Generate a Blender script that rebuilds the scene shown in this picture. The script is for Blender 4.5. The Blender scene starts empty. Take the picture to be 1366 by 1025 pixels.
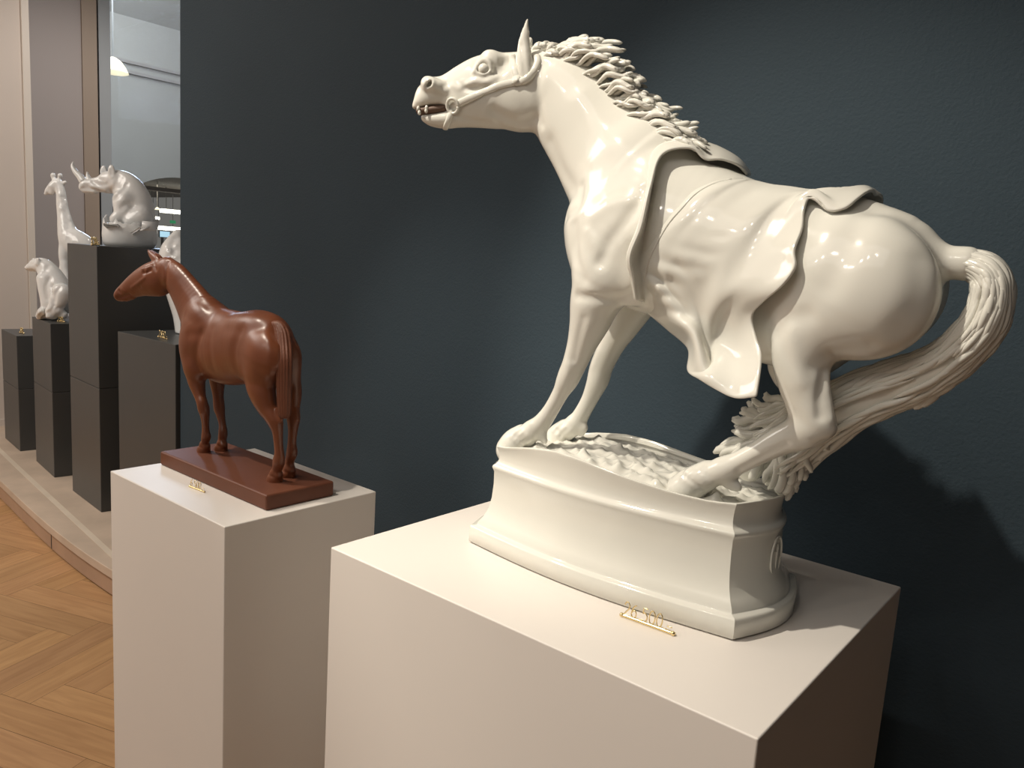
import bpy, bmesh, math, random
import numpy as np
from mathutils import Vector, Matrix
random.seed(7)
rng = np.random.default_rng(7)
sc = bpy.context.scene
COL = sc.collection

# ------------------------------------------------------------------ camera
FPX, YAW, PITCH, ROLL, EYE = 1041.3, -.686, -.1548, .0656, 1.6
cy, sy, cp, sp = math.cos(YAW), math.sin(YAW), math.cos(PITCH), math.sin(PITCH)
FW = np.array([sy*cp, cy*cp, sp]); RT = np.array([cy, -sy, 0.]); UP = np.cross(RT, FW)
cr, sr = math.cos(ROLL), math.sin(ROLL)
RT, UP = cr*RT+sr*UP, -sr*RT+cr*UP
CAM = np.array([0, 0, EYE])
cam = bpy.data.cameras.new('camera'); camo = bpy.data.objects.new('camera', cam); COL.objects.link(camo)
cam.sensor_width = 36; cam.lens = 36*FPX/1366; cam.clip_start = .02
m = Matrix(((RT[0], UP[0], -FW[0], 0), (RT[1], UP[1], -FW[1], 0), (RT[2], UP[2], -FW[2], EYE), (0, 0, 0, 1)))
camo.matrix_world = m
sc.camera = camo

def ray(px, py): return FW+RT*(px-683)/FPX-UP*(py-512.5)/FPX
def at(px, py, Y):                    # the point of the vertical plane y = Y seen at a pixel of the photograph
    d = ray(px, py); return CAM+d*(Y/d[1])
def at_z(px, py, z):
    d = ray(px, py); return CAM+d*((z-EYE)/d[2])
def at_d(px, py, dist): return CAM+ray(px, py)*dist
def mpp(P): return float((np.asarray(P)-CAM)@FW)/FPX      # metres per pixel at a point

# ------------------------------------------------------------------ materials
def mat(name, col, rough=.5, metal=0., spec=.5, coat=0., noise=None, bump=None, emit=None, trans=0.):
    M = bpy.data.materials.new(name); M.use_nodes = True
    nt = M.node_tree; b = nt.nodes['Principled BSDF']
    b.inputs['Base Color'].default_value = (*col, 1); b.inputs['Roughness'].default_value = rough
    b.inputs['Metallic'].default_value = metal; b.inputs['Specular IOR Level'].default_value = spec
    b.inputs['Coat Weight'].default_value = coat; b.inputs['Transmission Weight'].default_value = trans
    b.inputs['Coat Roughness'].default_value = .04
    tc = nt.nodes.new('ShaderNodeTexCoord')
    if noise:                          # (scale, amount, detail)
        n = nt.nodes.new('ShaderNodeTexNoise'); n.inputs['Scale'].default_value = noise[0]; n.inputs['Detail'].default_value = noise[2]
        nt.links.new(tc.outputs['Object'], n.inputs['Vector'])
        r = nt.nodes.new('ShaderNodeValToRGB')
        r.color_ramp.elements[0].position = .3; r.color_ramp.elements[1].position = .7
        r.color_ramp.elements[0].color = (*[c*(1-noise[1]) for c in col], 1)
        r.color_ramp.elements[1].color = (*[min(1, c*(1+noise[1])) for c in col], 1)
        nt.links.new(n.outputs['Fac'], r.inputs['Fac']); nt.links.new(r.outputs['Color'], b.inputs['Base Color'])
    if bump:                           # (scale, strength, distance)
        n = nt.nodes.new('ShaderNodeTexNoise'); n.inputs['Scale'].default_value = bump[0]; n.inputs['Detail'].default_value = 3
        nt.links.new(tc.outputs['Object'], n.inputs['Vector'])
        u = nt.nodes.new('ShaderNodeBump'); u.inputs['Strength'].default_value = bump[1]; u.inputs['Distance'].default_value = bump[2]
        nt.links.new(n.outputs['Fac'], u.inputs['Height']); nt.links.new(u.outputs['Normal'], b.inputs['Normal'])
    if emit:
        b.inputs['Emission Color'].default_value = (*emit[0], 1); b.inputs['Emission Strength'].default_value = emit[1]
    return M

PORC = mat('glazed_white_porcelain', (.74, .728, .665), .09, spec=.55, noise=(14, .012, 2))
PORC2 = mat('cool_white_porcelain', (.84, .84, .82), .1, spec=.55, noise=(9, .012, 2))
BROWN = mat('brown_stoneware', (.165, .051, .022), .33, spec=.5, noise=(18, .10, 4), bump=(160, .05, .001))
BROWND = mat('brown_stoneware_matt', (.135, .046, .024), .5, spec=.35, noise=(12, .08, 4), bump=(160, .05, .001))
MOUTH = mat('unglazed_brown_mouth', (.12, .07, .045), .6)
PLINTH = mat('off_white_lacquer', (.76, .715, .67), .40, spec=.3, noise=(3, .01, 3), bump=(260, .03, .0006))
DARKP = mat('charcoal_lacquer', (.068, .071, .071), .38, spec=.4, noise=(2, .03, 3))
DARKP2 = mat('charcoal_lacquer_warm', (.076, .076, .074), .38, spec=.4, noise=(2, .03, 3))
WALLB = mat('slate_blue_wall_paint', (.040, .060, .077), .7, spec=.15, noise=(1.5, .05, 3), bump=(170, .55, .002))
WALLW = mat('warm_white_wall_paint', (.62, .55, .49), .7, spec=.2, noise=(1.2, .02, 3), bump=(120, .08, .001))
WALLM = mat('mauve_grey_wall_paint', (.47, .425, .41), .7, spec=.2, noise=(1.2, .02, 3))
GREY = mat('pale_grey_plaster', (.52, .505, .48), .8, spec=.2, noise=(1, .04, 4))
FRAME = mat('blue_grey_window_frame', (.40, .43, .45), .4, spec=.4)
BLACK = mat('black_gap', (.012, .012, .013), .6)
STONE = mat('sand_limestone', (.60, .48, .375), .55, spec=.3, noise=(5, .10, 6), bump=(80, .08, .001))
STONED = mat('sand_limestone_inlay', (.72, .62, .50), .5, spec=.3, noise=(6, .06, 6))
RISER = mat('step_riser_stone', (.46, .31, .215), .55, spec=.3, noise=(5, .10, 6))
GOLD = mat('polished_brass', (.93, .74, .40), .25, metal=1)
CEIL = mat('white_ceiling_paint', (.62, .60, .57), .8, spec=.2)
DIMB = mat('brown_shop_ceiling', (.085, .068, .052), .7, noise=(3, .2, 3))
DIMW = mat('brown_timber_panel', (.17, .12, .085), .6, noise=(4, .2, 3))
LAMPM = mat('lamp_shade_glass', (.8, .75, .62), .4, emit=((1, .88, .62), 1.1))
TUBEM = mat('linear_lamp_diffuser', (.9, .9, .85), .5, emit=((1, .93, .78), 6))
SCREEN = mat('lit_screen', (.3, .5, .6), .4, emit=((.52, .80, 1), .9))
GREEN = mat('green_exit_sign', (.02, .2, .08), .5, emit=((.05, .55, .22), .35))
SHADE = mat('lamp_housing', (.5, .5, .5), .4, metal=.6)
GLASS = bpy.data.materials.new('window_glass'); GLASS.use_nodes = True
_nt = GLASS.node_tree; _nt.nodes.clear()
_o = _nt.nodes.new('ShaderNodeOutputMaterial'); _mx = _nt.nodes.new('ShaderNodeMixShader'); _t = _nt.nodes.new('ShaderNodeBsdfTransparent'); _g = _nt.nodes.new('ShaderNodeBsdfGlossy')
_t.inputs['Color'].default_value = (.93, .95, .95, 1); _g.inputs['Roughness'].default_value = .02; _mx.inputs['Fac'].default_value = .07
_nt.links.new(_t.outputs[0], _mx.inputs[1]); _nt.links.new(_g.outputs[0], _mx.inputs[2]); _nt.links.new(_mx.outputs[0], _o.inputs[0])

def parquet():
    M = bpy.data.materials.new('oak_parquet'); M.use_nodes = True
    nt = M.node_tree; b = nt.nodes['Principled BSDF']; L = nt.links.new
    uv = nt.nodes.new('ShaderNodeUVMap'); uv.uv_map = 'UVMap'
    at_ = nt.nodes.new('ShaderNodeAttribute'); at_.attribute_name = 'plank'
    mp = nt.nodes.new('ShaderNodeMapping'); mp.inputs['Scale'].default_value = (1.3, 15, 1)
    L(uv.outputs[0], mp.inputs[0])
    n = nt.nodes.new('ShaderNodeTexNoise'); n.inputs['Scale'].default_value = 2.2; n.inputs['Detail'].default_value = 7; n.inputs['Distortion'].default_value = .9
    L(mp.outputs[0], n.inputs['Vector'])
    r = nt.nodes.new('ShaderNodeValToRGB'); r.color_ramp.elements[0].position = .28; r.color_ramp.elements[1].position = .75
    r.color_ramp.elements[0].color = (.44, .245, .112, 1); r.color_ramp.elements[1].color = (.60, .36, .175, 1)
    L(n.outputs['Fac'], r.inputs['Fac'])
    mx = nt.nodes.new('ShaderNodeMix'); mx.data_type = 'RGBA'; mx.blend_type = 'MULTIPLY'; mx.inputs[0].default_value = 1
    L(r.outputs[0], mx.inputs[6]); L(at_.outputs['Color'], mx.inputs[7]); L(mx.outputs[2], b.inputs['Base Color'])
    b.inputs['Roughness'].default_value = .45; b.inputs['Specular IOR Level'].default_value = .3
    u = nt.nodes.new('ShaderNodeBump'); u.inputs['Strength'].default_value = .08; u.inputs['Distance'].default_value = .001
    L(n.outputs['Fac'], u.inputs['Height']); L(u.outputs[0], b.inputs['Normal'])
    return M
OAK = parquet()

# ------------------------------------------------------------------ object helpers
def tag(o, label=None, cat=None, group=None, kind=None):
    if label: o['label'] = label
    if cat: o['category'] = cat
    if group: o['group'] = group
    if kind: o['kind'] = kind
    return o
def thing(name, label, cat, loc, group=None):
    o = bpy.data.objects.new(name, None); COL.objects.link(o); o.location = loc; o.empty_display_size = .05
    return tag(o, label, cat, group)
def link(name, me, material, parent=None, smooth=True):
    me.materials.clear(); me.materials.append(material)
    if smooth: me.polygons.foreach_set('use_smooth', [True]*len(me.polygons))
    o = bpy.data.objects.new(name, me); COL.objects.link(o)
    if parent is not None:
        o.parent = parent
        q = parent; off = Vector((0, 0, 0))
        while q is not None: off += q.location; q = q.parent
        me.transform(Matrix.Translation(-off))
    me.update()
    return o
def from_arrays(name, V, F):
    me = bpy.data.meshes.new(name)
    me.from_pydata([tuple(map(float, v)) for v in V], [], [tuple(map(int, f)) for f in F]); me.update()
    return me
def box(name, lo, hi, material, parent=None, bevel=0., kind=None):
    bm = bmesh.new(); bmesh.ops.create_cube(bm, size=1)
    for v in bm.verts: v.co = Vector([lo[i]+(v.co[i]+.5)*(hi[i]-lo[i]) for i in range(3)])
    if bevel: bmesh.ops.bevel(bm, geom=bm.edges[:], offset=bevel, segments=3, affect='EDGES', profile=.5)
    me = bpy.data.meshes.new(name); bm.to_mesh(me); bm.free()
    o = link(name, me, material, parent, smooth=False)
    if kind: o['kind'] = kind
    return o
def prism(name, poly, z0, z1, material, parent=None, kind=None, bevel=0.):
    bm = bmesh.new(); lo = [bm.verts.new((p[0], p[1], z0)) for p in poly]; hi = [bm.verts.new((p[0], p[1], z1)) for p in poly]
    n = len(poly)
    bm.faces.new(lo[::-1]); bm.faces.new(hi)
    for i in range(n): bm.faces.new((lo[i], lo[(i+1) % n], hi[(i+1) % n], hi[i]))
    bmesh.ops.recalc_face_normals(bm, faces=bm.faces[:])
    if bevel: bmesh.ops.bevel(bm, geom=bm.edges[:], offset=bevel, segments=3, affect='EDGES', profile=.5)
    me = bpy.data.meshes.new(name); bm.to_mesh(me); bm.free()
    o = link(name, me, material, parent, smooth=False)
    if kind: o['kind'] = kind
    return o
def catmull(P, n):
    P = np.asarray(P, float)
    if len(P) < 3: t = np.linspace(0, 1, n+1)[:, None]; return P[0]*(1-t)+P[-1]*t
    Q = np.vstack([2*P[0]-P[1], P, 2*P[-1]-P[-2]]); out = []
    for i in range(1, len(Q)-2):
        for k in range(n):
            t = k/n; a, b, c, d = Q[i-1:i+3]
            out.append(.5*(2*b+(c-a)*t+(2*a-5*b+4*c-d)*t*t+(3*b-a-3*c+d)*t**3))
    out.append(P[-1]); return np.array(out)
def sweep(path, rad, flat=None, up=(0, 1, 0), seg=10):
    """swept lock: verts, faces; rad per point (in-plane half size), flat = half size along up"""
    path = np.asarray(path); n = len(path); up = np.asarray(up, float)
    T = np.gradient(path, axis=0); T /= np.linalg.norm(T, axis=1)[:, None]+1e-12
    V = []; F = []
    for i in range(n):
        u = up if up.ndim == 1 else up[i]
        b = u-T[i]*(u@T[i]); b /= np.linalg.norm(b)+1e-12; a = np.cross(T[i], b)
        r1 = rad[i]; r2 = flat[i] if flat is not None else r1
        for k in range(seg):
            t = 2*math.pi*k/seg; V.append(path[i]+a*r1*math.cos(t)+b*r2*math.sin(t))
    for i in range(n-1):
        for k in range(seg):
            F.append((i*seg+k, i*seg+(k+1) % seg, (i+1)*seg+(k+1) % seg, (i+1)*seg+k))
    F.append(tuple(range(seg))[::-1]); F.append(tuple((n-1)*seg+k for k in range(seg)))
    return V, F
class Soup:
    def __init__(s): s.V = []; s.F = []
    def add(s, VF):
        o = len(s.V); s.V += list(VF[0]); s.F += [tuple(i+o for i in f) for f in VF[1]]
    def mesh(s, name): return from_arrays(name, s.V, s.F)
def round_ends(r, n, tip=1.):
    """radius profile along a lock with a rounded end"""
    t = np.linspace(0, 1, n); return r*np.sqrt(np.clip(1-np.clip((t-1+.12*tip)/(.12*tip), 0, 1)**2, .02, 1))

# ------------------------------------------------------------------ implicit modelling
def smin(a, b, k):
    h = np.maximum(k-np.abs(a-b), 0)/k
    return np.minimum(a, b)-h*h*k*.25
class Clay:
    """a block of clay on a voxel grid: signed distance, built up and cut away"""
    def __init__(s, lo, hi, h):
        s.lo = np.array(lo, float); s.h = h; s.n = np.ceil((np.array(hi)-s.lo)/h).astype(int)+1
        s.F = np.full(s.n, .2, np.float32)
        s.ax = [s.lo[i]+h*np.arange(s.n[i]) for i in range(3)]
    def win(s, lo, hi):
        a = np.clip(np.floor((np.asarray(lo)-s.lo)/s.h).astype(int), 0, s.n-1); b = np.clip(np.ceil((np.asarray(hi)-s.lo)/s.h).astype(int)+1, 1, s.n)
        return tuple(slice(x, max(y, x+1)) for x, y in zip(a, b))
    def grid(s, w): return np.meshgrid(*[s.ax[i][w[i]].astype(np.float32) for i in range(3)], indexing='ij')
    def seg_field(s, w, A, B, ra, rb, la, lb, L):
        X, Y, Z = s.grid(w); AB = B-A; q = float(AB@AB)+1e-12
        X = X-A[0]; Y = Y-A[1]; Z = Z-A[2]
        t = np.clip((X*AB[0]+Y*AB[1]+Z*AB[2])/q, 0, 1)
        X -= t*AB[0]; Y -= t*AB[1]; Z -= t*AB[2]
        l = X*L[0]+Y*L[1]+Z*L[2]; m2 = np.maximum(X*X+Y*Y+Z*Z-l*l, 0)
        r = ra+(rb-ra)*t; e = la+(lb-la)*t
        k0 = np.sqrt(m2/(r*r)+l*l/(e*e)); k1 = np.sqrt(m2/(r**4)+l*l/(e**4))+1e-9
        return np.where(k0 < 1e-4, -np.minimum(r, e), k0*(k0-1)/k1)
    def tube_field(s, st, L, sub, pad):
        P = np.array([np.r_[a[0], a[1], a[2]] for a in st])
        C = catmull(P, sub) if len(st) > 1 else P
        L = np.asarray(L, float); L = L/np.linalg.norm(L)
        R = np.maximum(C[:, 3:5].max(1), .001)
        R = R.max(); w = s.win(C[:, :3].min(0)-R-pad-1.5*s.h, C[:, :3].max(0)+R+pad+1.5*s.h)
        D = np.full(tuple(x.stop-x.start for x in w), .2, np.float32); o = [x.start for x in w]
        if len(C) == 1: C = np.vstack([C, C+1e-5])
        for a, b in zip(C[:-1], C[1:]):
            R = max(a[3], a[4], b[3], b[4])
            v = s.win(np.minimum(a[:3], b[:3])-R-pad, np.maximum(a[:3], b[:3])+R+pad)
            f = s.seg_field(v, a[:3], b[:3], max(a[3], .0005), max(b[3], .0005), max(a[4], .0005), max(b[4], .0005), L)
            z = tuple(slice(x.start-p, x.stop-p) for x, p in zip(v, o))
            D[z] = np.minimum(D[z], f)
        return w, D
    def add(s, st, k=.008, L=(0, 1, 0), sub=5):
        w, D = s.tube_field(st, L, sub, 2*s.h+k+.006); s.F[w] = smin(s.F[w], D, k)
    def cut(s, st, k=.004, L=(0, 1, 0), sub=5):
        w, D = s.tube_field(st, L, sub, 2*s.h+k+.006); s.F[w] = -smin(-s.F[w], D, k)
    def crease(s, pts, width, depth, sub=6):
        """press (depth>0) or raise (depth<0) a soft line along points"""
        C = catmull(np.asarray(pts, float), sub) if len(pts) > 1 else np.asarray([pts[0], np.asarray(pts[0])+1e-5])
        pad = 2.6*width; w = s.win(C.min(0)-pad, C.max(0)+pad); X, Y, Z = s.grid(w); D = np.full(X.shape, 9., np.float32)
        for a, b in zip(C[:-1], C[1:]):
            AB = b-a; q = float(AB@AB)+1e-12; x = X-a[0]; y = Y-a[1]; z = Z-a[2]
            t = np.clip((x*AB[0]+y*AB[1]+z*AB[2])/q, 0, 1)
            D = np.minimum(D, (x-t*AB[0])**2+(y-t*AB[1])**2+(z-t*AB[2])**2)
        s.F[w] += depth*np.exp(-D/(width*width)).astype(np.float32)
    def sample(s, P):
        g = (np.atleast_2d(P)-s.lo)/s.h; i = np.clip(np.floor(g).astype(int), 0, s.n-2); f = np.clip(g-i, 0, 1)
        r = 0
        for dx in (0, 1):
            for dy in (0, 1):
                for dz in (0, 1):
                    r = r+s.F[i[:, 0]+dx, i[:, 1]+dy, i[:, 2]+dz]*(f[:, 0] if dx else 1-f[:, 0])*(f[:, 1] if dy else 1-f[:, 1])*(f[:, 2] if dz else 1-f[:, 2])
        return r
    def hit(s, px, py):
        d = ray(px, py); c = (s.lo+s.h*(s.n-1)/2-CAM)@FW; half = np.linalg.norm(s.h*s.n)/2
        t = np.arange(max(.1, c-half), c+half, s.h*.4); P = CAM+t[:, None]*d
        ok = ((P >= s.lo) & (P <= s.lo+s.h*(s.n-1))).all(1); v = np.where(ok, s.sample(P), 1)
        j = np.argmax(v < 0)
        if not (v < 0).any(): return None
        a, b = v[j-1], v[j]; u = t[j-1]+(t[j]-t[j-1])*a/(a-b+1e-12)
        return CAM+u*d
    def normal(s, P):
        e = s.h*1.5; g = np.array([s.sample(P+e*v)[0]-s.sample(P-e*v)[0] for v in np.eye(3)]); return g/(np.linalg.norm(g)+1e-12)
    def mesh(s, name, smooth=1, keep_largest=False):
        F = s.F; F[0] = F[-1] = .2; F[:, 0] = F[:, -1] = .2; F[:, :, 0] = F[:, :, -1] = .2
        I = F < 0; c = np.zeros(np.array(F.shape)-1, np.int8)
        for dx in (0, 1):
            for dy in (0, 1):
                for dz in (0, 1):
                    c += I[dx:F.shape[0]-1+dx, dy:F.shape[1]-1+dy, dz:F.shape[2]-1+dz]
        act = np.argwhere((c > 0) & (c < 8)); idx = np.full(c.shape, -1, np.int32); idx[tuple(act.T)] = np.arange(len(act))
        val = {}
        for k in range(8):
            o = np.array([k & 1, k >> 1 & 1, k >> 2 & 1]); val[k] = F[tuple((act+o).T)]
        S = np.zeros((len(act), 3)); N = np.zeros(len(act))
        for a in range(8):
            for ax in range(3):
                b = a | (1 << ax)
                if b == a: continue
                x = (val[a] < 0) != (val[b] < 0); t = np.where(x, val[a]/(val[a]-val[b]+1e-20), 0)
                p = np.tile(np.array([a & 1, a >> 1 & 1, a >> 2 & 1], float), (len(act), 1)); p[:, ax] = t
                S += p*x[:, None]; N += x
        V = s.lo+s.h*(act+S/N[:, None])
        Q = []
        for ax in range(3):
            sl0 = [slice(None)]*3; sl1 = [slice(None)]*3; sl0[ax] = slice(0, -1); sl1[ax] = slice(1, None)
            x = I[tuple(sl0)] != I[tuple(sl1)]; e = np.argwhere(x)
            u, v = (ax+1) % 3, (ax+2) % 3
            ok = (e[:, u] > 0) & (e[:, v] > 0) & (e[:, u] < F.shape[u]-1) & (e[:, v] < F.shape[v]-1); e = e[ok]
            q = []
            for du, dv in ((-1, -1), (0, -1), (0, 0), (-1, 0)):
                g = e.copy(); g[:, u] += du; g[:, v] += dv; q.append(idx[tuple(g.T)])
            q = np.stack(q, 1); fl = I[tuple(e.T)]; q[~fl] = q[~fl][:, ::-1]; Q.append(q)
        Q = np.vstack(Q)
        for _ in range(smooth):
            A = np.zeros_like(V); n = np.zeros(len(V))
            for i in range(4):
                j = Q[:, (i+1) % 4]; np.add.at(A, Q[:, i], V[j]); np.add.at(n, Q[:, i], 1); np.add.at(A, j, V[Q[:, i]]); np.add.at(n, j, 1)
            V = .5*V+.5*A/np.maximum(n, 1)[:, None]
        if keep_largest:
            lab = np.arange(len(V))
            while True:
                m_ = lab[Q].min(1); new = lab.copy()
                for i in range(4): np.minimum.at(new, Q[:, i], m_)
                new = new[new]
                if (new == lab).all(): break
                lab = new
            u, cts = np.unique(lab, return_counts=True); best = u[cts.argmax()]; keepv = lab == best
            re = np.cumsum(keepv)-1; Q = re[Q[keepv[Q[:, 0]]]]; V = V[keepv]
        me = bpy.data.meshes.new(name)
        me.vertices.add(len(V)); me.vertices.foreach_set('co', V.astype(np.float32).ravel())
        me.loops.add(4*len(Q)); me.loops.foreach_set('vertex_index', Q.astype(np.int32).ravel())
        me.polygons.add(len(Q)); me.polygons.foreach_set('loop_start', np.arange(0, 4*len(Q), 4, dtype=np.int32))
        me.update(calc_edges=True); me.validate()
        return me
def S(px, py, Y, r, ratio=1.):
    """a station of a limb: photograph position, distance plane, in-plane radius in px, sideways ratio"""
    P = at(px, py, Y); k = mpp(P); return (P, r*k, r*k*ratio)
def SM(x, y, z, r, l): return (np.array([x, y, z]), r, l)
# ================================================================== setting
def smootharr(a, n): return a
# floor: herringbone oak, one mesh of planks
def build_floor():
    W, n = .136, 5; ang = math.radians(20); U = np.array([math.cos(ang), math.sin(ang)]); Vv = np.array([-U[1], U[0]]); O = np.array([-2.777, .903])
    V = []; F = []; UV = []; Cc = []; seen = set(); R = 44
    for x in range(-R, R):
        for y in range(-R, R):
            mm = (x-y) % (2*n)
            key = ('h', x-mm, y) if mm < n else ('v', x, y-(2*n-1-mm))
            if key in seen: continue
            seen.add(key); k, a, b = key
            du, dv = (n, 1) if k == 'h' else (1, n)
            q = [(a, b), (a+du, b), (a+du, b+dv), (a, b+dv)]; g = .0006/W
            cx, cyy = a+du/2, b+dv/2
            P0 = O+W*(cx*U+cyy*Vv)
            if not (-7 < P0[0] < 2.6 and -3.4 < P0[1] < 2.4): continue
            o = len(V); off = random.random()*40
            for (i, j) in q:
                i2 = i+(g if i < cx else -g); j2 = j+(g if j < cyy else -g)
                p = O+W*(i2*U+j2*Vv); V.append((p[0], p[1], 0.))
                l, t = ((i-a)*W, (j-b)*W) if k == 'h' else ((j-b)*W, (i-a)*W)
                UV.append((l+off, t+off*.37))
            F.append((o, o+1, o+2, o+3)); t = random.uniform(.88, 1.06); Cc.append((t, t*random.uniform(.97, 1.0), t*random.uniform(.93, 1.0), 1))
    me = from_arrays('floor', V, F)
    me.uv_layers.new(name='UVMap'); me.color_attributes.new('plank', 'FLOAT_COLOR', 'CORNER')
    vi = [v for f in F for v in f]
    me.uv_layers['UVMap'].data.foreach_set('uv', [c for v in vi for c in UV[v]])
    me.color_attributes['plank'].data.foreach_set('color', [c for q in Cc for _ in range(4) for c in q])
    o = link('floor', me, OAK, None, False); tag(o, kind='structure')
    s = box('floor_slab', (-7, -3.4, -.1), (2.6, 2.4, -.0015), BLACK, kind='structure')
build_floor()

WY = 1.75                                             # face of the slate partition
box('wall_back', (-3.378, WY, 0), (2.6, WY+.28, 3.9), WALLB, kind='structure')
box('wall_left', (-6.75, -3.4, 0), (-6.55, 2.215, 3.9), WALLW, kind='structure')
box('ceiling', (-7.2, -3.4, 3.9), (2.6, 4.2, 4.0), CEIL, kind='structure')
box('wall_right', (2.6, -3.4, 0), (2.7, WY+.28, 3.9), WALLB, kind='structure')
# curved stone platform with a paler inlay line and a recessed riser
PZ = .14
def edge(pts, z):
    P = np.array([at_z(*p, z)[:2] for p in pts]); f = np.polyfit(P[:, 0], P[:, 1], 3)
    x = np.linspace(-6.55, -3.38, 34); lo, hi = P[:, 0].min(), P[:, 0].max()
    y = np.where(x < lo, np.polyval(f, lo)+np.polyval(np.polyder(f), lo)*(x-lo), np.where(x > hi, np.polyval(f, hi)+np.polyval(np.polyder(f), hi)*(x-hi), np.polyval(f, x)))
    return np.stack([x, y], 1)
lip = edge([(0, 641), (35, 674), (70, 706), (110, 735), (148.5, 761)], PZ)
seam = edge([(0, 601), (25, 625), (54, 652), (83, 679), (137, 729)], PZ)
back = [(-3.38, 4.2), (-6.55, 4.2)]
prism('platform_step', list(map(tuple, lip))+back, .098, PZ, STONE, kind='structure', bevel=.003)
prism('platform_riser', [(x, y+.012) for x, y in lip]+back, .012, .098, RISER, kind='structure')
prism('platform_shadow_gap', [(x, y+.03) for x, y in lip]+back, 0, .012, BLACK, kind='structure')  # strip coloured black as the shadow gap at the riser foot
prism('platform_inlay', [(x, y-.014) for x, y in seam]+[(x, y+.014) for x, y in seam[::-1]], PZ-.002, PZ+.0012, STONED, kind='structure')
_k = int(np.argmin(abs(lip[:, 0]-at_z(75, 737, 0)[0])))
box('platform_joint', (lip[_k, 0]-.003, lip[_k, 1]+.0105, .012), (lip[_k, 0]+.003, lip[_k, 1]+.03, .098), BLACK, kind='structure')
box('baseboard_left', (-6.55, 1.7, PZ), (-6.535, 2.215, PZ+.05), WALLW, kind='structure')
# window bay at the far end
box('trim_1', (-6.75, 2.215, PZ), (-6.535, 2.262, 3.9), mat('pale_corner_trim', (.66, .60, .53), .6), kind='structure')
box('wall_bay', (-7.15, 2.2, 0), (-7.0, 2.80, 3.9), WALLM, kind='structure')
box('trim_2', (-7.15, 2.80, 0), (-6.985, 2.915, 3.9), mat('tan_window_jamb', (.40, .32, .255), .6), kind='structure')
box('trim_3', (-7.15, 2.915, 0), (-7.03, 2.935, 3.9), BLACK, kind='structure')
w1 = box('window_1', (-7.10, 2.935, 0), (-7.0, 3.025, 3.9), FRAME, kind='structure')
box('window_pane', (-7.06, 3.025, .9), (-7.052, 4.2, 3.9), GLASS, w1)
box('window_bead', (-7.075, 3.022, .9), (-7.015, 3.034, 3.9), mat('pale_blue_bead', (.42, .47, .55), .4), w1)
box('window_apron', (-7.12, 3.025, 0), (-7.0, 4.2, .9), FRAME, w1)
# arcade beyond the window: plaster wall with an arched opening, vault above
def arcade():
    bm = bmesh.new(); X0, X1 = -10.4, -10.52
    c = at_d(240, 330, 10.); cyc = CAM[1]+ray(246, 330)[1]*(-10.4/ray(246, 330)[0]); zt = EYE+.83; R = 1.05
    z0 = zt-R*.78; arc = [(cyc+R*math.cos(math.pi-math.pi*k/28), z0+R*.78*math.sin(math.pi*k/28)) for k in range(29)]
    def slab(ya, yb, za, zb):
        for x in (X0, X1): bm.faces.new([bm.verts.new((x, y, z)) for y, z in ((ya, za), (yb, za), (yb, zb), (ya, zb))])
    slab(cyc-6, cyc-R, 0, 6); slab(cyc+R, cyc+4, 0, 6)
    for (ya, za), (yb, zb) in zip(arc[:-1], arc[1:]):
        for x in (X0, X1): bm.faces.new([bm.verts.new((x, y, z)) for y, z in ((ya, za), (yb, zb), (yb, 6), (ya, 6))])
        bm.faces.new([bm.verts.new(p) for p in ((X0, ya, za), (X1, ya, za), (X1, yb, zb), (X0, yb, zb))])
    for y in (cyc-R, cyc+R): bm.faces.new([bm.verts.new(p) for p in ((X0, y, 0), (X1, y, 0), (X1, y, z0), (X0, y, z0))])
    bmesh.ops.remove_doubles(bm, verts=bm.verts[:], dist=1e-4)
    me = bpy.data.meshes.new('wall_arcade'); bm.to_mesh(me); bm.free()
    tag(link('wall_arcade', me, GREY, None, False), kind='structure')
    # vault: a shallow barrel between window and arcade wall, with two mouldings
    V = []; F = []
    for i in range(17):
        x = -10.4+i*(3.3/16); z = 4.3+.9*math.sin(math.pi*i/16)
        V += [(x, cyc-6, z), (x, cyc+4, z)]
    for i in range(16): F.append((2*i, 2*i+1, 2*i+3, 2*i+2))
    tag(link('ceiling_vault', from_arrays('vault', V, F), GREY), kind='structure')
    for k, z in enumerate((EYE+2.02, EYE+2.14)):
        box('trim_%d' % (4+k), (-10.4, cyc-6, z), (-10.36, cyc+4, z+.035), mat('moulding_grey_%d' % k, (.43, .395, .38), .8), kind='structure')
    box('floor_arcade', (-20, cyc-6, -.1), (-7.15, cyc+4, -.002), mat('arcade_paving', (.3, .28, .26), .6), kind='structure')
    # shop interior behind the arch
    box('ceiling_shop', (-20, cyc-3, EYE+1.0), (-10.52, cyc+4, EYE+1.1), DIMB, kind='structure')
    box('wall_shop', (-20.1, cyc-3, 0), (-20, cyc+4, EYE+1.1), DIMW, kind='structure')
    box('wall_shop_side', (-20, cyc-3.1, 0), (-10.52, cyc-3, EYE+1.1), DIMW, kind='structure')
    return cyc
CYC = arcade()
def px_box(name, x0, y0, x1, y1, X, depth, material, parent=None):
    a = CAM+ray(x0, (y0+y1)/2)*(X/ray(x0, (y0+y1)/2)[0]); b = CAM+ray(x1, (y0+y1)/2)*(X/ray(x1, (y0+y1)/2)[0])
    zt = (CAM+ray(x0, y0)*(X/ray(x0, y0)[0]))[2]; zb = (CAM+ray(x0, y1)*(X/ray(x0, y1)[0]))[2]
    return box(name, (X-depth, a[1], zb), (X, b[1], zt), material, parent)
box('trim_6', (-13.2, CYC-3, EYE+.78), (-13.0, CYC+4, EYE+.84), DIMW, kind='structure')
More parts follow.
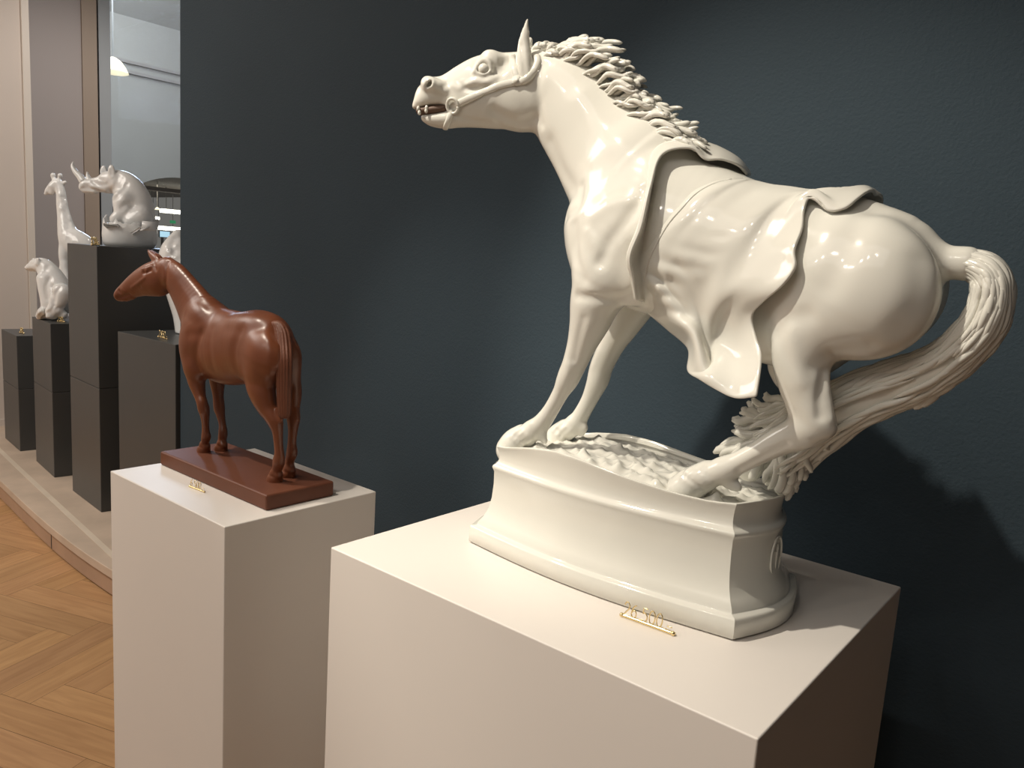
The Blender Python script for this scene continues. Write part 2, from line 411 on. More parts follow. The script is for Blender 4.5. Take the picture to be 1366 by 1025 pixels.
for (r_, lab, X) in (((217, 278.5, 262, 283.5), 'bright linear lamp, topmost of those seen through the arch', -15.),
                     ((196, 288, 213, 292), 'short bright linear lamp just right of the rhino back', -15.5),
                     ((207, 301, 262, 306), 'long bright linear lamp above the blue screen', -16.)):
    b = px_box('hanging_linear_lamp', *r_, X, .12, TUBEM); tag(b, lab, 'lamp', 'linear lamps in the shop beyond the arch')
    c = b.data.vertices[0].co; ys = [v.co.y for v in b.data.vertices]; zs = [v.co.z for v in b.data.vertices]
    for yy in (min(ys)+.1, max(ys)-.1):
        box('suspension_rod', (X-.064, yy-.004, max(zs)-.01), (X-.056, yy+.004, EYE+1.03), BLACK, b)
b = px_box('wall_screen', 213, 308, 227, 316.5, -17, .05, BLACK); tag(b, 'pale blue lit screen beneath the lowest linear lamp', 'screen')
px_box('display', 213.5, 308.4, 226.5, 316, -16.99, .02, SCREEN, b)
box('screen_post', (-17.05, b.data.vertices[0].co.y+.05, 0), (-17.0, b.data.vertices[0].co.y+.09, b.data.vertices[0].co.z+.02), BLACK, b)
b = px_box('exit_sign', 228, 294, 234.5, 298, -17.5, .05, GREEN); tag(b, 'small green lit sign hanging in the shop beyond the arch', 'sign')
_y = b.data.vertices[0].co.y; box('hanger', (-17.54, _y+.06, EYE+.3), (-17.53, _y+.07, EYE+1.0), SHADE, b)
def pendant(px, py, X, r, lab, grp, ztop):
    P = CAM+ray(px, py)*(X/ray(px, py)[0])
    t = thing('pendant_lamp', lab, 'lamp', P, grp)
    V = []; F = []; prof = [(.12, 1.0), (.25, .95), (.55, .75), (.8, .42), (.97, .1), (1., 0.), (.93, 0.), (.75, .38), (.5, .68), (.2, .88)]
    for (a, z) in prof:
        for k in range(24): V.append((P[0]+r*a*math.cos(k*math.pi/12), P[1]+r*a*math.sin(k*math.pi/12), P[2]+r*z*1.05))
    for i in range(len(prof)-1):
        for k in range(24): F.append((i*24+k, i*24+(k+1) % 24, (i+1)*24+(k+1) % 24, (i+1)*24+k))
    link('lamp_shade', from_arrays('shade', V, F), LAMPM, t)
    box('cord', (P[0]-.006, P[1]-.006, P[2]+r), (P[0]+.006, P[1]+.006, ztop), SHADE, t)
pendant(151, 97, -8.9, .15, 'cream bell-shaped pendant lamp beside the window frame', None, 4.9)
pendant(210, 280, -14, .045, 'small pendant lamp hanging under the shop ceiling by the rhino back', 'tiny pendants in the shop', EYE+1.0)

# ================================================================== plinths
def plinth(name, lab, cat, x0, x1, y0, y1, z0, z1, material, seam=None, grp=None, mat2=None, bevel=.0025):
    t = thing(name, lab, cat, ((x0+x1)/2, (y0+y1)/2, z0), grp)
    if seam is None: box('body', (x0, y0, z0), (x1, y1, z1), material, t, bevel)
    else:
        box('lower_block', (x0, y0, z0), (x1, y1, seam-.001), mat2 or material, t, bevel)
        box('upper_block', (x0, y0, seam+.001), (x1, y1, z1), material, t, bevel)
    return t
ZB, ZS = EYE-.55, EYE-.5755
plinth('display_plinth', 'large off-white plinth carrying the white horse', 'plinth', -1.1324, -.2989, .8789, 1.5471, 0, ZB, PLINTH)
plinth('display_plinth', 'off-white plinth carrying the brown horse', 'plinth', -1.943, -1.4123, .8259, 1.2283, 0, ZS, PLINTH)
def dark(p_fl, p_fr, h_top, lab, seam, depth=.46):
    """dark plinth from the two bottom front corners seen in the photograph"""
    A = at_z(*p_fl, PZ); B = at_z(*p_fr, PZ); u = (B-A)[:2]; w = np.linalg.norm(u); u = u/w; nrm = np.array([-u[1], u[0]])
    q = [A[:2], B[:2], B[:2]+nrm*w, A[:2]+nrm*w]
    t = thing('display_plinth', lab, 'plinth', (*((q[0]+q[2])/2), PZ), 'charcoal plinths on the stone platform')
    prism('lower_block', q, PZ, seam-.001, DARKP2, t, bevel=.003); prism('upper_block', q, seam+.001, h_top, DARKP, t, bevel=.003)
    return q
qt = dark((97, 655), (135, 684), EYE-.055, 'tallest charcoal plinth, carrying the rhino', .81)
qs = dark((48.5, 615.5), (72.5, 637.5), EYE-.530, 'charcoal plinth carrying the polar bear', .66)
ql = dark((7, 585), (27, 602.5), EYE-.685, 'lowest charcoal plinth, standing against the pale wall', .56)
A = at(157, 443, 1.735); B = at(234, 459, 1.735)
w = B[0]-A[0]; qm = [(A[0], 1.735), (B[0], 1.735), (B[0], 1.735+w), (A[0], 1.735+w)]; ZM = float((A[2]+B[2])/2)
t = thing('display_plinth', 'charcoal plinth right behind the brown horse plinth', 'plinth', ((A[0]+B[0])/2, 1.735+w/2, PZ), 'charcoal plinths on the stone platform')
prism('body', qm, PZ, ZM, DARKP, t, bevel=.003)

# ================================================================== price markers: brass bars with wire numerals
GL = {'0': [[(.5, 1), (.2, .85), (.08, .5), (.2, .15), (.5, 0), (.8, .15), (.92, .5), (.8, .85), (.5, 1)]],
      '2': [[(.1, .78), (.3, .97), (.6, .98), (.85, .78), (.75, .5), (.4, .25), (.1, .02)], [(.1, .02), (.9, .02)]],
      '5': [[(.85, .98), (.25, .98)], [(.25, .98), (.18, .58)], [(.18, .58), (.5, .64), (.85, .45), (.82, .18), (.5, 0), (.12, .1)]],
      '6': [[(.75, .96), (.4, .8), (.15, .45), (.15, .2), (.45, 0), (.8, .12), (.82, .42), (.5, .56), (.18, .38)]],
      '8': [[(.5, .53), (.18, .72), (.3, .96), (.7, .96), (.82, .72), (.5, .53), (.12, .3), (.28, .02), (.72, .02), (.88, .3), (.5, .53)]],
      '.': [[(.4, 0), (.4, .08)]], ',': [[(.5, .1), (.3, -.06)]], '-': [[(.1, .3), (.8, .3)]]}
def price(text, P0, P1, hgt, lab, rb, rw, lean=.12):
    P0 = np.asarray(P0, float); P1 = np.asarray(P1, float); u = P1-P0; Lg = np.linalg.norm(u); u /= Lg
    n = np.array([u[1], -u[0], 0]); up = np.array([0, 0, 1.])-n*lean
    t = thing('price_marker', lab, 'price marker', (P0+P1)/2, 'brass price markers')
    s = Soup(); k = 60; path = np.array([P0+u*Lg*i/k+np.array([0, 0, rb]) for i in range(k+1)])
    s.add(sweep(path, [rb*(.86+.14*(i % 2)) for i in range(k+1)], None, (0, 0, 1), 8))
    for e in (P0, P1): s.add(sweep([e-u*rb*1.1+np.array([0, 0, rb]), e+np.array([0, 0, rb]), e+u*rb*1.1+np.array([0, 0, rb])], [rb*.9, rb*1.35, rb*.9], None, (0, 0, 1), 10))
    link('rod', s.mesh('rod'), GOLD, t)
    adv = {'.': .55, ',': .5, '-': .9}; tot = sum(adv.get(c, 1.12) for c in text); cw = Lg*.96/tot; x = Lg*.02
    for c in text:
        g = Soup()
        for st in GL[c]:
            pts = catmull([P0+u*(x+cw*a)+np.array([0, 0, rb*1.6])+up*hgt*b for a, b in st], 6)
            g.add(sweep(pts, [rw]*len(pts), None, n, 6))
        link('numeral' if c.isdigit() else 'punctuation', g.mesh('numeral'), GOLD, t)
        x += cw*adv.get(c, 1.12)
price('26.500,-', at_z(829.5, 823, ZB), at_z(897.5, 848, ZB), .0215, 'brass price 26.500 standing in front of the white horse base', .0030, .0011)
price('6.500,-', at_z(253, 650, ZS), at_z(272.5, 657.5, ZS), .017, 'brass price standing in front of the brown horse base', .002, .0008)
price('2.850,-', at_z(211, 450, ZM), at_z(223, 453.5, ZM), .03, 'brass price on the charcoal plinth behind the brown horse', .003, .0018)
price('2.500,-', at_z(77, 429.5, EYE-.530), at_z(86, 430.5, EYE-.530), .025, 'brass price on the charcoal plinth at the polar bear feet', .004, .0025)
price('850,-', at_z(26.5, 444.5, EYE-.685), at_z(32, 445.5, EYE-.685), .03, 'brass price on the lowest charcoal plinth', .004, .0025)
price('8.500,-', at_z(122.5, 327.4, EYE-.055), at_z(132.5, 327.8, EYE-.055), .035, 'brass price beside the rhino on the tallest plinth', .004, .0025)
# ================================================================== white porcelain horse
YC = 1.225
HL = (-.55, .835, 0)                  # sideways axis of the turned head
def yh(px): return 1.2-(712-px)*.000772      # the head turns towards the room
def SH(px, py, r, ratio, dy=0.): return S(px, py, yh(px)+dy, r, ratio)
def white_horse():
    root = thing('horse_figurine', 'large white porcelain horse bracing backwards on a white moulded base', 'horse figurine', (-.69, YC, ZB))
    C = Clay((-1.30, .985, EYE-.45), (-.17, 1.405, EYE+.50), .0026)
    # trunk
    C.add([S(812, 322, YC, 60, .8), S(838, 316, YC, 88, .78), S(865, 312, YC, 102, .74), S(920, 327, YC, 106, .72), S(980, 345, YC, 102, .74),
           S(1040, 353, YC, 98, .75), S(1100, 362, YC, 102, .72), S(1146, 374, YC, 100, .68)], .004)
    C.add([S(985, 380, YC, 74, .8), S(1030, 415, YC, 70, .8), S(1065, 430, YC, 62, .8)], .02)
    for y, c in ((YC-.05, (1143, 388)), (YC+.045, (1152, 380))):
        C.add([S(c[0]-4, c[1]-4, y, 96, .52)], .02)
        C.add([S(c[0]+22, c[1]+6, y, 80, .6)], .02)
    # neck
    C.add([S(845, 248, YC, 92, .60), S(820, 222, YC, 80, .56), S(792, 188, YC-.003, 68, .54), S(764, 152, YC-.008, 60, .54), S(742, 124, 1.212, 53, .56), S(716, 116, 1.203, 47, .6)], .025)
    # breast and shoulders
    for s in (-1, 1):
        C.add([S(800, 300, YC+s*.035, 48, .8), S(806, 355, YC+s*.05, 47, .75)], .02)
        C.add([S(872, 240, YC+s*.04, 30, .7), S(838, 300, YC+s*.062, 36, .62), S(806, 350, YC+s*.066, 38, .66)], .02)
        C.add([S(806, 350, YC+s*.066, 40, .62), S(842, 372, YC+s*.062, 36, .6)], .015)
    # near and far forelegs
    def foreleg(p, y0, y1):
        n = len(p); C.add([S(a, b, y0+(y1-y0)*min(1, i/(n-2)), r, q) for i, (a, b, r, q) in enumerate(p)], .012)
    foreleg([(806, 372, 44, .8), (794, 402, 35, .85), (787, 428, 28, .9), (777, 457, 20.5, .95), (767, 484, 16.5, 1), (760, 500, 15.5, 1), (756, 509, 14.5, 1), (748, 524, 11.2, 1), (735, 547, 10.6, 1), (722, 565, 12.5, 1), (709, 576, 15, 1), (700, 583, 13.5, 1.05), (694, 588, 14, 1.1)], YC-.062, 1.165)
    C.add([S(697, 581, 1.165, 15, 1.05), S(689, 591, 1.165, 20, 1.05), S(684, 600, 1.165, 22, 1.05)], .003)
    foreleg([(850, 392, 34, .8), (838, 418, 27, .85), (827, 440, 21.5, .9), (816, 460, 17.5, .95), (803, 488, 15.5, 1), (799, 503, 15.2, 1), (796, 512, 14, 1), (786, 534, 11, 1), (774, 556, 11.4, 1), (766, 567, 14, 1), (757, 575, 13, 1), (752, 579, 13, 1.1)], YC+.062, 1.275)
    C.add([S(755, 573, 1.275, 14, 1.05), S(747, 583, 1.275, 18, 1.05), S(743, 592, 1.275, 20, 1.05)], .003)
    # hind legs
    C.add([S(1105, 400, YC-.06, 72, .55), S(1080, 440, YC-.064, 49, .66), S(1070, 475, YC-.064, 40, .7), S(1071, 505, YC-.064, 34.5, .75), S(1077, 530, YC-.064, 31, .75), S(1081, 548, YC-.064, 29.5, .75), S(1082, 563, YC-.064, 27, .75)], .02)
    C.add([S(1088, 566, YC-.064, 25, .75), S(1068, 577, YC-.064, 24, .8), S(1042, 588, YC-.064, 19.5, .9), S(1012, 604, YC-.064, 16, 1), S(985, 618, YC-.064, 15.5, 1), S(966, 627, YC-.064, 18.5, 1), S(951, 633, YC-.064, 17, 1.05), S(940, 639, YC-.064, 18, 1.1)], .008)
    C.add([S(944, 632, YC-.064, 18, 1.05), S(926, 644, YC-.064, 22, 1.05), S(914, 655, YC-.064, 25, 1.05)], .003)
    C.add([S(1094, 545, YC-.064, 11, .8), S(1106, 572, YC-.064, 8, .8)], .012)       # point of the hock
    C.add([S(1120, 400, YC+.06, 75, .5), S(1085, 450, YC+.062, 52, .62), S(1062, 485, YC+.062, 38, .7), S(1080, 520, YC+.062, 28, .75), S(1100, 548, YC+.062, 24, .75), S(1096, 562, YC+.062, 20, .8), S(1060, 588, YC+.062, 15, .9), S(1020, 612, YC+.062, 14, 1), S(1000, 625, YC+.062, 18, 1.05)], .02)
    # tendons and hollows of the near legs
    def on(pts): return [h for h in (C.hit(*p) for p in pts) if h is not None]
    C.crease(on([(1100, 496), (1096, 516), (1093, 536), (1094, 556)]), .0065, .0045)
    C.crease(on([(1104, 505), (1107, 530), (1110, 560)]), .005, -.003)
    C.crease(on([(1060, 552), (1072, 566), (1090, 578)]), .010, .0012)
    C.crease(on([(1050, 592), (1015, 611), (985, 628)]), .004, .003)
    C.crease(on([(1056, 440), (1062, 480), (1068, 510)]), .012, -.002)
    C.crease(on([(740, 556), (728, 576), (733, 560)]), .003, .0015)
    C.crease(on([(764, 500), (750, 532), (736, 556)]), .004, .0025)
    C.crease(on([(757, 488), (758, 500)]), .008, -.002)
    C.crease(on([(708, 566), (713, 585)]), .004, -.003)
    C.crease(on([(778, 425), (771, 455), (765, 480)]), .007, .0025)
    C.crease(on([(798, 470), (790, 490)]), .007, -.002)
    C.add([S(722, 580, 1.165, 8, .8), S(727, 589, 1.165, 4, .8)], .008); C.add([S(778, 571, 1.275, 7, .8), S(776, 579, 1.275, 4, .8)], .008)
    C.add([S(974, 644, YC-.064, 10, .8), S(984, 650, YC-.064, 6.5, .8)], .006)
    # coronet tufts: short ridges above the hooves
    for (x0, y0, x1, y1, n) in ((687, 578, 704, 597, 5), (908, 628, 940, 650, 7), (742, 570, 760, 586, 4)):
        for i in range(n):
            t = i/(n-1); a = (x0+(x1-x0)*t, y0+(y1-y0)*t)
            q = on([(a[0]+7, a[1]-6), a, (a[0]-4, a[1]+5)])
            if len(q) == 3: C.crease(q, .0040, -.0040)
        q = on([(x0, y0+3), ((x0+x1)/2-2, (y0+y1)/2+4), (x1, y1+4)])
        if len(q) > 1: C.crease(q, .0045, .0040)
    C.add([S(722, 80, 1.205, 7, 1.), S(740, 82, 1.21, 8, 1.1), S(762, 89, 1.215, 9, 1.1), S(795, 108, YC-.004, 10, 1.1), S(820, 131, YC, 11, 1.1), S(848, 160, YC, 11, 1.1), S(876, 188, YC, 9, 1.1)], .010)
    # muscle relief of breast, shoulder and quarters
    for pts, w_, d in (([(862, 255), (838, 290), (812, 325), (800, 350)], .012, .0045), ([(790, 290), (815, 272), (845, 268)], .014, -.003),
                       ([(765, 300), (768, 340), (778, 372)], .012, .004), ([(770, 395), (795, 398), (822, 400), (846, 392)], .009, .005),
                       ([(846, 330), (850, 365), (845, 395)], .012, .004), ([(785, 310), (800, 335)], .012, -.003),
                       ([(755, 290), (770, 275), (775, 250)], .010, .004), ([(722, 88), (717, 120), (722, 165)], .008, .004),
                       ([(735, 190), (752, 230), (768, 268)], .015, .0035), ([(775, 130), (800, 170), (830, 205)], .02, -.003),
                       ([(1160, 280), (1130, 330), (1105, 380)], .022, .004), ([(1228, 350), (1225, 400), (1200, 440)], .02, .003),
                       ([(1035, 445), (1050, 430), (1075, 420)], .015, .003), ([(1090, 490), (1120, 470), (1160, 465)], .014, .003)):
        q = on(pts)
        if len(q) > 1: C.crease(q, w_, d)
    # head
    C.add([SH(722, 118, 46, .62), SH(696, 121, 49, .60), SH(672, 121, 48, .58), SH(650, 121, 46, .57), SH(630, 124, 40, .56), SH(610, 126, 31, .58), SH(592, 126, 23, .72), SH(576, 128, 20.5, .95), SH(566, 136, 14, 1.15), SH(556.5, 141.5, 6.5, 1.5)], .012, HL)
    C.add([SH(668, 138, 33, .6), SH(640, 149, 21, .7), SH(614, 156, 14, .95), SH(594, 159.5, 12, 1.1), SH(578, 159.5, 9.5, 1.2), SH(568, 157, 6.5, 1.3)], .006, HL)
    C.add([SH(700, 138, 35, .66)], .02, HL)                                          # jowl
    C.cut([SH(553, 150, 3.5, 4.5), SH(566, 149, 5, 4.2), SH(580, 147.5, 5.4, 3.9), SH(594, 146.5, 4.6, 3.6), SH(604, 146, 2, 3.)], .002, HL)
    e = C.hit(645, 92); kk = mpp(e); nrm = C.normal(e); nrm[2] *= .3; nrm /= np.linalg.norm(nrm)
    hz = e.copy()
    q = lambda x, y, o=0.: hz+RT*(x-645)*kk-UP*(y-92)*kk+nrm*o*kk
    C.add([(q(655, 80, -9), 14*kk, 14*kk)], .012, nrm); C.add([(q(650, 75, -8), 9*kk, 10*kk)], .012, nrm); C.add([(q(644, 93, -9), 13*kk, 13*kk)], .008, nrm)
    up_ = on([(633, 95), (636, 87), (641, 80.5), (647, 79.5), (652, 83), (655.5, 90), (656, 95)])
    lo_ = on([(633, 96), (640, 98.5), (648, 98.5), (656, 95)])
    ec = C.hit(644.5, 90.5); en = C.normal(ec)
    C.cut([(ec-en*1.5*kk, 7.6*kk, 5*kk)], .003, en)
    C.cut([(q(638, 94, 0)*0+C.hit(638.5, 93.5), 3.6*kk, 3*kk)], .003, en); C.cut([(C.hit(651, 93), 3.6*kk, 3*kk)], .003, en)
    C.crease([p+en*1.2*kk for p in up_], .0042, -.0058)
    C.crease([p+en*.6*kk for p in lo_], .0030, -.0030)
    C.crease(on([(632, 88), (637, 78), (646, 72.5), (656, 76), (661, 88)]), .0045, .0028)
    C.crease(on([(664, 96), (672, 89), (680, 82)]), .010, .0065)                        # hollow above the eye
    C.crease(on([(672, 84), (684, 78)]), .008, .004)
    C.crease(on([(626, 112), (636, 108), (648, 110), (662, 103)]), .0055, -.0055)              # cheekbone
    C.crease(on([(620, 117), (634, 119), (650, 118)]), .006, .0045)
    C.crease(on([(602, 113), (612, 118), (622, 113)]), .004, -.002)
    C.crease(on([(660, 150), (676, 158), (694, 163), (712, 158)]), .010, .005)                 # jaw line
    C.crease(on([(616, 158), (640, 163), (665, 165)]), .005, .0025)
    h = C.hit(578, 115); k_ = mpp(h); nd = np.array([-.80, -.52, .28]); nd /= np.linalg.norm(nd)
    ax_ = lambda t, r: (h+nd*t*k_-C.normal(h)*1.5*k_+UP*2*k_, r*k_, r*k_)
    C.add([ax_(-16, 6), ax_(-6, 9), ax_(4, 10.0), ax_(8, 9.6)], .008)              # flared nostril
    C.add([SH(586, 112, 8, 1.2), SH(574, 109, 5.5, 2.2)], .006, HL)
    nc_ = np.array([572.5, 112.0]); mj = np.array([.66, -.75]); mi = np.array([.75, .66])
    rg = on([tuple(nc_+mj*8.2*math.cos(t)+mi*4.6*math.sin(t)) for t in np.linspace(0, 2*math.pi, 13)])
    ch = C.hit(*nc_); cn = C.normal(ch)
    C.cut([(ch+cn*2*k_, 4.6*k_, 4.6*k_), (ch-cn*7*k_+RT*2*k_, 3.*k_, 3.*k_)], .002)
    for o_ in (-3.4, 3.4):
        hh = C.hit(*(nc_+mj*o_))
        if hh is not None: C.cut([(hh+cn*1.5*k_, 3.8*k_, 3.8*k_), (hh-cn*4*k_, 2*k_, 2*k_)], .003)
    C.crease([p+cn*.6*k_ for p in rg], .0036, -.0036)
    C.crease(on([(590, 118), (597, 112)]), .006, .003)
    C.crease(on([(556, 140), (570, 141), (588, 139)]), .004, .0012)
    # ears
    HLn = np.array(HL)/np.linalg.norm(HL)
    for off in (0., .060):
        E_ = lambda x, y, r, q: (at(x, y, yh(702)-.034)+HLn*off, r*mpp(at(x, y, 1.16)), r*q*mpp(at(x, y, 1.16)))
        C.add([E_(703, 104, 6, .7), E_(701, 96, 9.5, .62), E_(700.5, 84, 10.6, .58), E_(699.5, 70, 10.2, .54), E_(699.5, 56, 8.2, .5), E_(701.2, 42, 5.6, .5), (E_(703.4, 25.5, 1.5, .8) if off == 0 else E_(704, 42, 3.6, .7))], .004, HL)
    C.crease(on([(694.5, 60), (696.5, 76), (699.5, 92), (702, 104)]), .0034, .0022)
    C.crease(on([(706, 52), (708.5, 70), (709, 86)]), .005, .0015)
    # dock and root of the tail
    C.add([S(1205, 335, YC, 40, .6), S(1236, 343, YC, 27, .9), S(1262, 349, YC, 22, 1), S(1288, 352, YC, 23, 1)], .018)
    me = C.mesh('body', 2, True); body = link('body', me, PORC, root)

    # eye
    eb = ec+en*.4*kk; nrm = en
    bm = bmesh.new(); bmesh.ops.create_uvsphere(bm, u_segments=28, v_segments=18, radius=8.0*kk)
    bmesh.ops.translate(bm, verts=bm.verts[:], vec=Vector(eb-nrm*6.2*kk))
    me = bpy.data.meshes.new('eye'); bm.to_mesh(me); bm.free(); link('eye', me, PORC, root)
    # mouth lining and teeth
    s = Soup()
    pth = [SH(557, 149.5, 1, 1)[0], SH(566, 149, 1, 1)[0], SH(580, 147.8, 1, 1)[0], SH(594, 146.8, 1, 1)[0], SH(602, 146, 1, 1)[0]]
    k0 = mpp(pth[2]); s.add(sweep(catmull(pth, 5), np.interp(np.linspace(0, 1, 21), [0, .2, .5, .8, 1], np.array([3, 6, 7, 6, 2])*k0), np.interp(np.linspace(0, 1, 21), [0, .2, .5, .8, 1], np.array([8, 13, 15, 14, 8])*k0), HL, 16))
    mo = link('mouth_lining', s.mesh('mouth'), MOUTH, root)
    hd = np.array([-.835, -.55, 0]); HLn = np.array(HL)/np.linalg.norm(HL)
    for (tx, ty, up_) in ((561, 147.5, 1), (572, 146.5, 1), (571.5, 150.5, -1), (562.5, 153, -1)):
        P = SH(tx, ty, 1, 1)[0]-HLn*13.5*k0
        bm = bmesh.new(); bmesh.ops.create_icosphere(bm, subdivisions=2, radius=2.3*k0)
        for v in bm.verts: v.co = Vector(P)+Vector((v.co.x*1., v.co.y*1., v.co.z*1.5))
        me = bpy.data.meshes.new('tooth'); bm.to_mesh(me); bm.free(); link('tooth', me, PORC, root)

    # bridle: flat straps laid on the head
    def strap(px, wpx, thick, lift=.0015):
        H = [C.hit(*p) for p in px]; H = [h for h in H if h is not None]
        Pn = catmull(H, 7); out = []; ups = []
        for p in Pn:
            n_ = C.normal(p); d = C.sample(p)[0]; out.append(p+n_*(lift-d*.6)); ups.append(n_)
        ups = np.array(ups)
        for _ in range(3): ups[1:-1] = (ups[:-2]+ups[1:-1]+ups[2:])/3
        r = wpx*kk/2; return sweep(out, [r]*len(out), [thick]*len(out), ups, 12)
    s = Soup()
    s.add(strap([(608, 140), (625, 132), (648, 122), (668, 114), (686, 110), (700, 107), (711, 97), (717, 84), (716, 75)], 9.5, .0034))
    s.add(strap([(691, 106), (687, 95), (684, 83), (683, 74)], 8.5, .0028))
    s.add(strap([(602, 146), (600, 156), (596, 166), (594, 171)], 8, .003))
    link('bridle_straps', s.mesh('straps'), PORC, root)
    s = Soup(); h = C.hit(605, 141); n_ = C.normal(h); k1 = mpp(h)
    a1 = RT-n_*(RT@n_); a1 /= np.linalg.norm(a1); a2 = np.cross(n_, a1)
    ring = [h+n_*.004+(a1*math.cos(t)*8.2+a2*math.sin(t)*9.5)*k1 for t in np.linspace(0, 2*math.pi, 29)]
    s.add(sweep(ring, [.0031]*29, None, n_, 10)); link('bit_ring', s.mesh('ring'), PORC, root)
    s = Soup(); h2 = C.hit(690, 108); n2 = C.normal(h2)
    bm = bmesh.new(); bmesh.ops.create_cube(bm, size=1); bmesh.ops.bevel(bm, geom=bm.edges[:], offset=.2, segments=3, affect='EDGES')
    b1 = RT*.95-UP*-.25; b1 = b1-n2*(b1@n2); b1 /= np.linalg.norm(b1); b2 = np.cross(n2, b1)
    for v in bm.verts: v.co = Vector(h2+n2*.002+b1*v.co.x*.022+b2*v.co.y*.017+n2*v.co.z*.008)
    me = bpy.data.meshes.new('b'); bm.to_mesh(me); bm.free(); link('bridle_buckle', me, PORC, root)

    # mane: wavy locks blown backwards from the crest
    crest = catmull([(716, 72), (735, 72), (756, 77), (791, 95), (812, 117), (831, 137), (854, 163), (877, 182), (900, 190)], 10)
    tips = catmull([(756, 58), (792, 45), (824, 48), (850, 80), (868, 110), (892, 133), (924, 153), (940, 176), (952, 187)], 10)
    s = Soup(); R = random.Random(3)
    for layer, (yo, n, sc_) in enumerate(((.024, 24, 1.0), (.006, 28, 1.0), (-.012, 30, .92), (-.023, 28, .74))):
        for i in range(n):
            t = (i+.5+R.uniform(-.3, .3))/n*(len(crest)-1); j = int(t); a = crest[min(j, len(crest)-1)]; b = tips[min(j, len(tips)-1)]
            f = sc_*R.uniform(.80, 1.10); vec = (b-a)*f; ln = np.hypot(*vec); vec = vec*max(1, 42*f/ln); ln = np.hypot(*vec); pv = np.array([-vec[1], vec[0]])/ln
            ph = R.uniform(0, 6.28); am = R.uniform(2.2, 4.4); Y0 = YC+yo-.008*(1-t/len(crest)); N = 20; pth = []
            drop = R.uniform(-4, 3); a0 = a+np.array([-3, 7+layer*1.2]); wv = R.uniform(5.5, 8.)
            for q_ in range(N):
                u = q_/(N-1); c = a0+vec*u+pv*(am*(math.sin(ph+u*wv)-math.sin(ph)*(1-u))*min(1, u*3)+drop*u*u)-np.array([0, 5*math.sin(u*3.14)])
                pth.append(at(c[0], c[1], Y0-.010*(layer > 1)*math.sin(min(1, u*1.4)*2.2)+.004*math.sin(ph+u*5)))
            r = R.uniform(3.3, 5.2)*mpp(pth[0]); rr = r*np.interp(np.linspace(0, 1, N), [0, .1, .3, .75, .92, .97, 1], [.35, .7, .85, 1.0, .9, .65, .25])
            s.add(sweep(pth, rr*.85, rr*R.uniform(.8, 1.2), (0, 1, 0), 10))
            # a finer strand lying on the lock
            p2 = [p-FW*r*.6+UP*r*R.uniform(-.5, .5)*math.sin(k*.5+ph) for k, p in enumerate(pth[1:-2])]
            s.add(sweep(p2, .42*rr[1:-2], None, (0, 1, 0), 7))
    for i in range(9):                                                            # forelock behind the ears
        x = 708+i*2.6; pth = [at(x, 78-R.uniform(0, 4), 1.2+R.uniform(-.02, .02)), at(x+5, 66-R.uniform(0, 5), 1.2+R.uniform(-.02, .02)), at(x+13, 64-R.uniform(-2, 8), 1.2+R.uniform(-.02, .02)), at(x+20, 66-R.uniform(-2, 6), 1.2+R.uniform(-.02, .02))]
        pp = catmull(pth, 4); s.add(sweep(pp, .0055*np.interp(np.linspace(0, 1, len(pp)), [0, .5, 1], [.8, 1, .3]), None, (0, 1, 0), 8))
    mn = link('mane', s.mesh('mane'), PORC, root)

    # tail: a bundle of locks sweeping round and under
    sp_ = [(1262, 349, 21, YC), (1292, 352, 23, YC), (1319, 367, 31, YC-.004), (1324, 400, 34, YC-.008), (1307, 441, 36, YC-.008), (1266, 481, 36, YC-.004), (1222, 505, 40, YC+.004), (1172, 522, 41, YC+.012), (1122, 545, 43, YC+.02), (1075, 575, 47, YC+.026), (1035, 600, 52, YC+.03)]
    T = Clay((-.68, 1.05, EYE-.43), (-.12, 1.36, EYE+.12), .0028)
    T.add([S(x, y, Y, r*.80, .85) for x, y, r, Y in sp_[:-2]]+[S(1080, 568, YC+.022, 34, .6), S(1050, 590, YC+.024, 22, .5)], .004)
    s = Soup(); ctr = catmull(sp_, 9); N = len(ctr)
    tan = np.gradient(ctr[:, :2], axis=0); tan /= np.linalg.norm(tan, axis=1)[:, None]; nor = np.stack([-tan[:, 1], tan[:, 0]], 1)
    for i in range(190):
        i0 = int(N*max(0, R.uniform(-.12, .72))); i1 = min(N-1, i0+int(N*R.uniform(.25, .5)))
        if i0 > N*.55: i1 = N-1
        th = R.uniform(0, 2*math.pi); ph = R.uniform(0, 6.28); am = R.uniform(.02, .07); pth = []; tw = R.uniform(-.35, .35)
        end = i1 == N-1
        for k in range(i0, i1+1):
            u = (k-i0)/max(1, i1-i0); a = th+tw*u; e = math.cos(a)*(.93+am*math.sin(ph+k*.55)); x, y, r, Y = ctr[k]
            rr_ = r*(1.0 if not end else 1.0+.18*u)
            c = ctr[k, :2]+nor[k]*e*(rr_-5)*.95
            P = at(c[0], c[1], Y); P = P+np.array([0, 1, 0])*math.sin(a)*rr_*.80*mpp(P)*(.95+am*math.cos(ph+k*.6)); pth.append(P)
        if len(pth) < 5: continue
        r0 = R.uniform(3.2, 5.6)*mpp(pth[0]); t = np.linspace(0, 1, len(pth)); rr = r0*np.interp(t, [0, .2, .75, .93, 1], [.25, 1, 1, .8, .3])
        s.add(sweep(pth, rr, None, (0, 1, 0), 8))
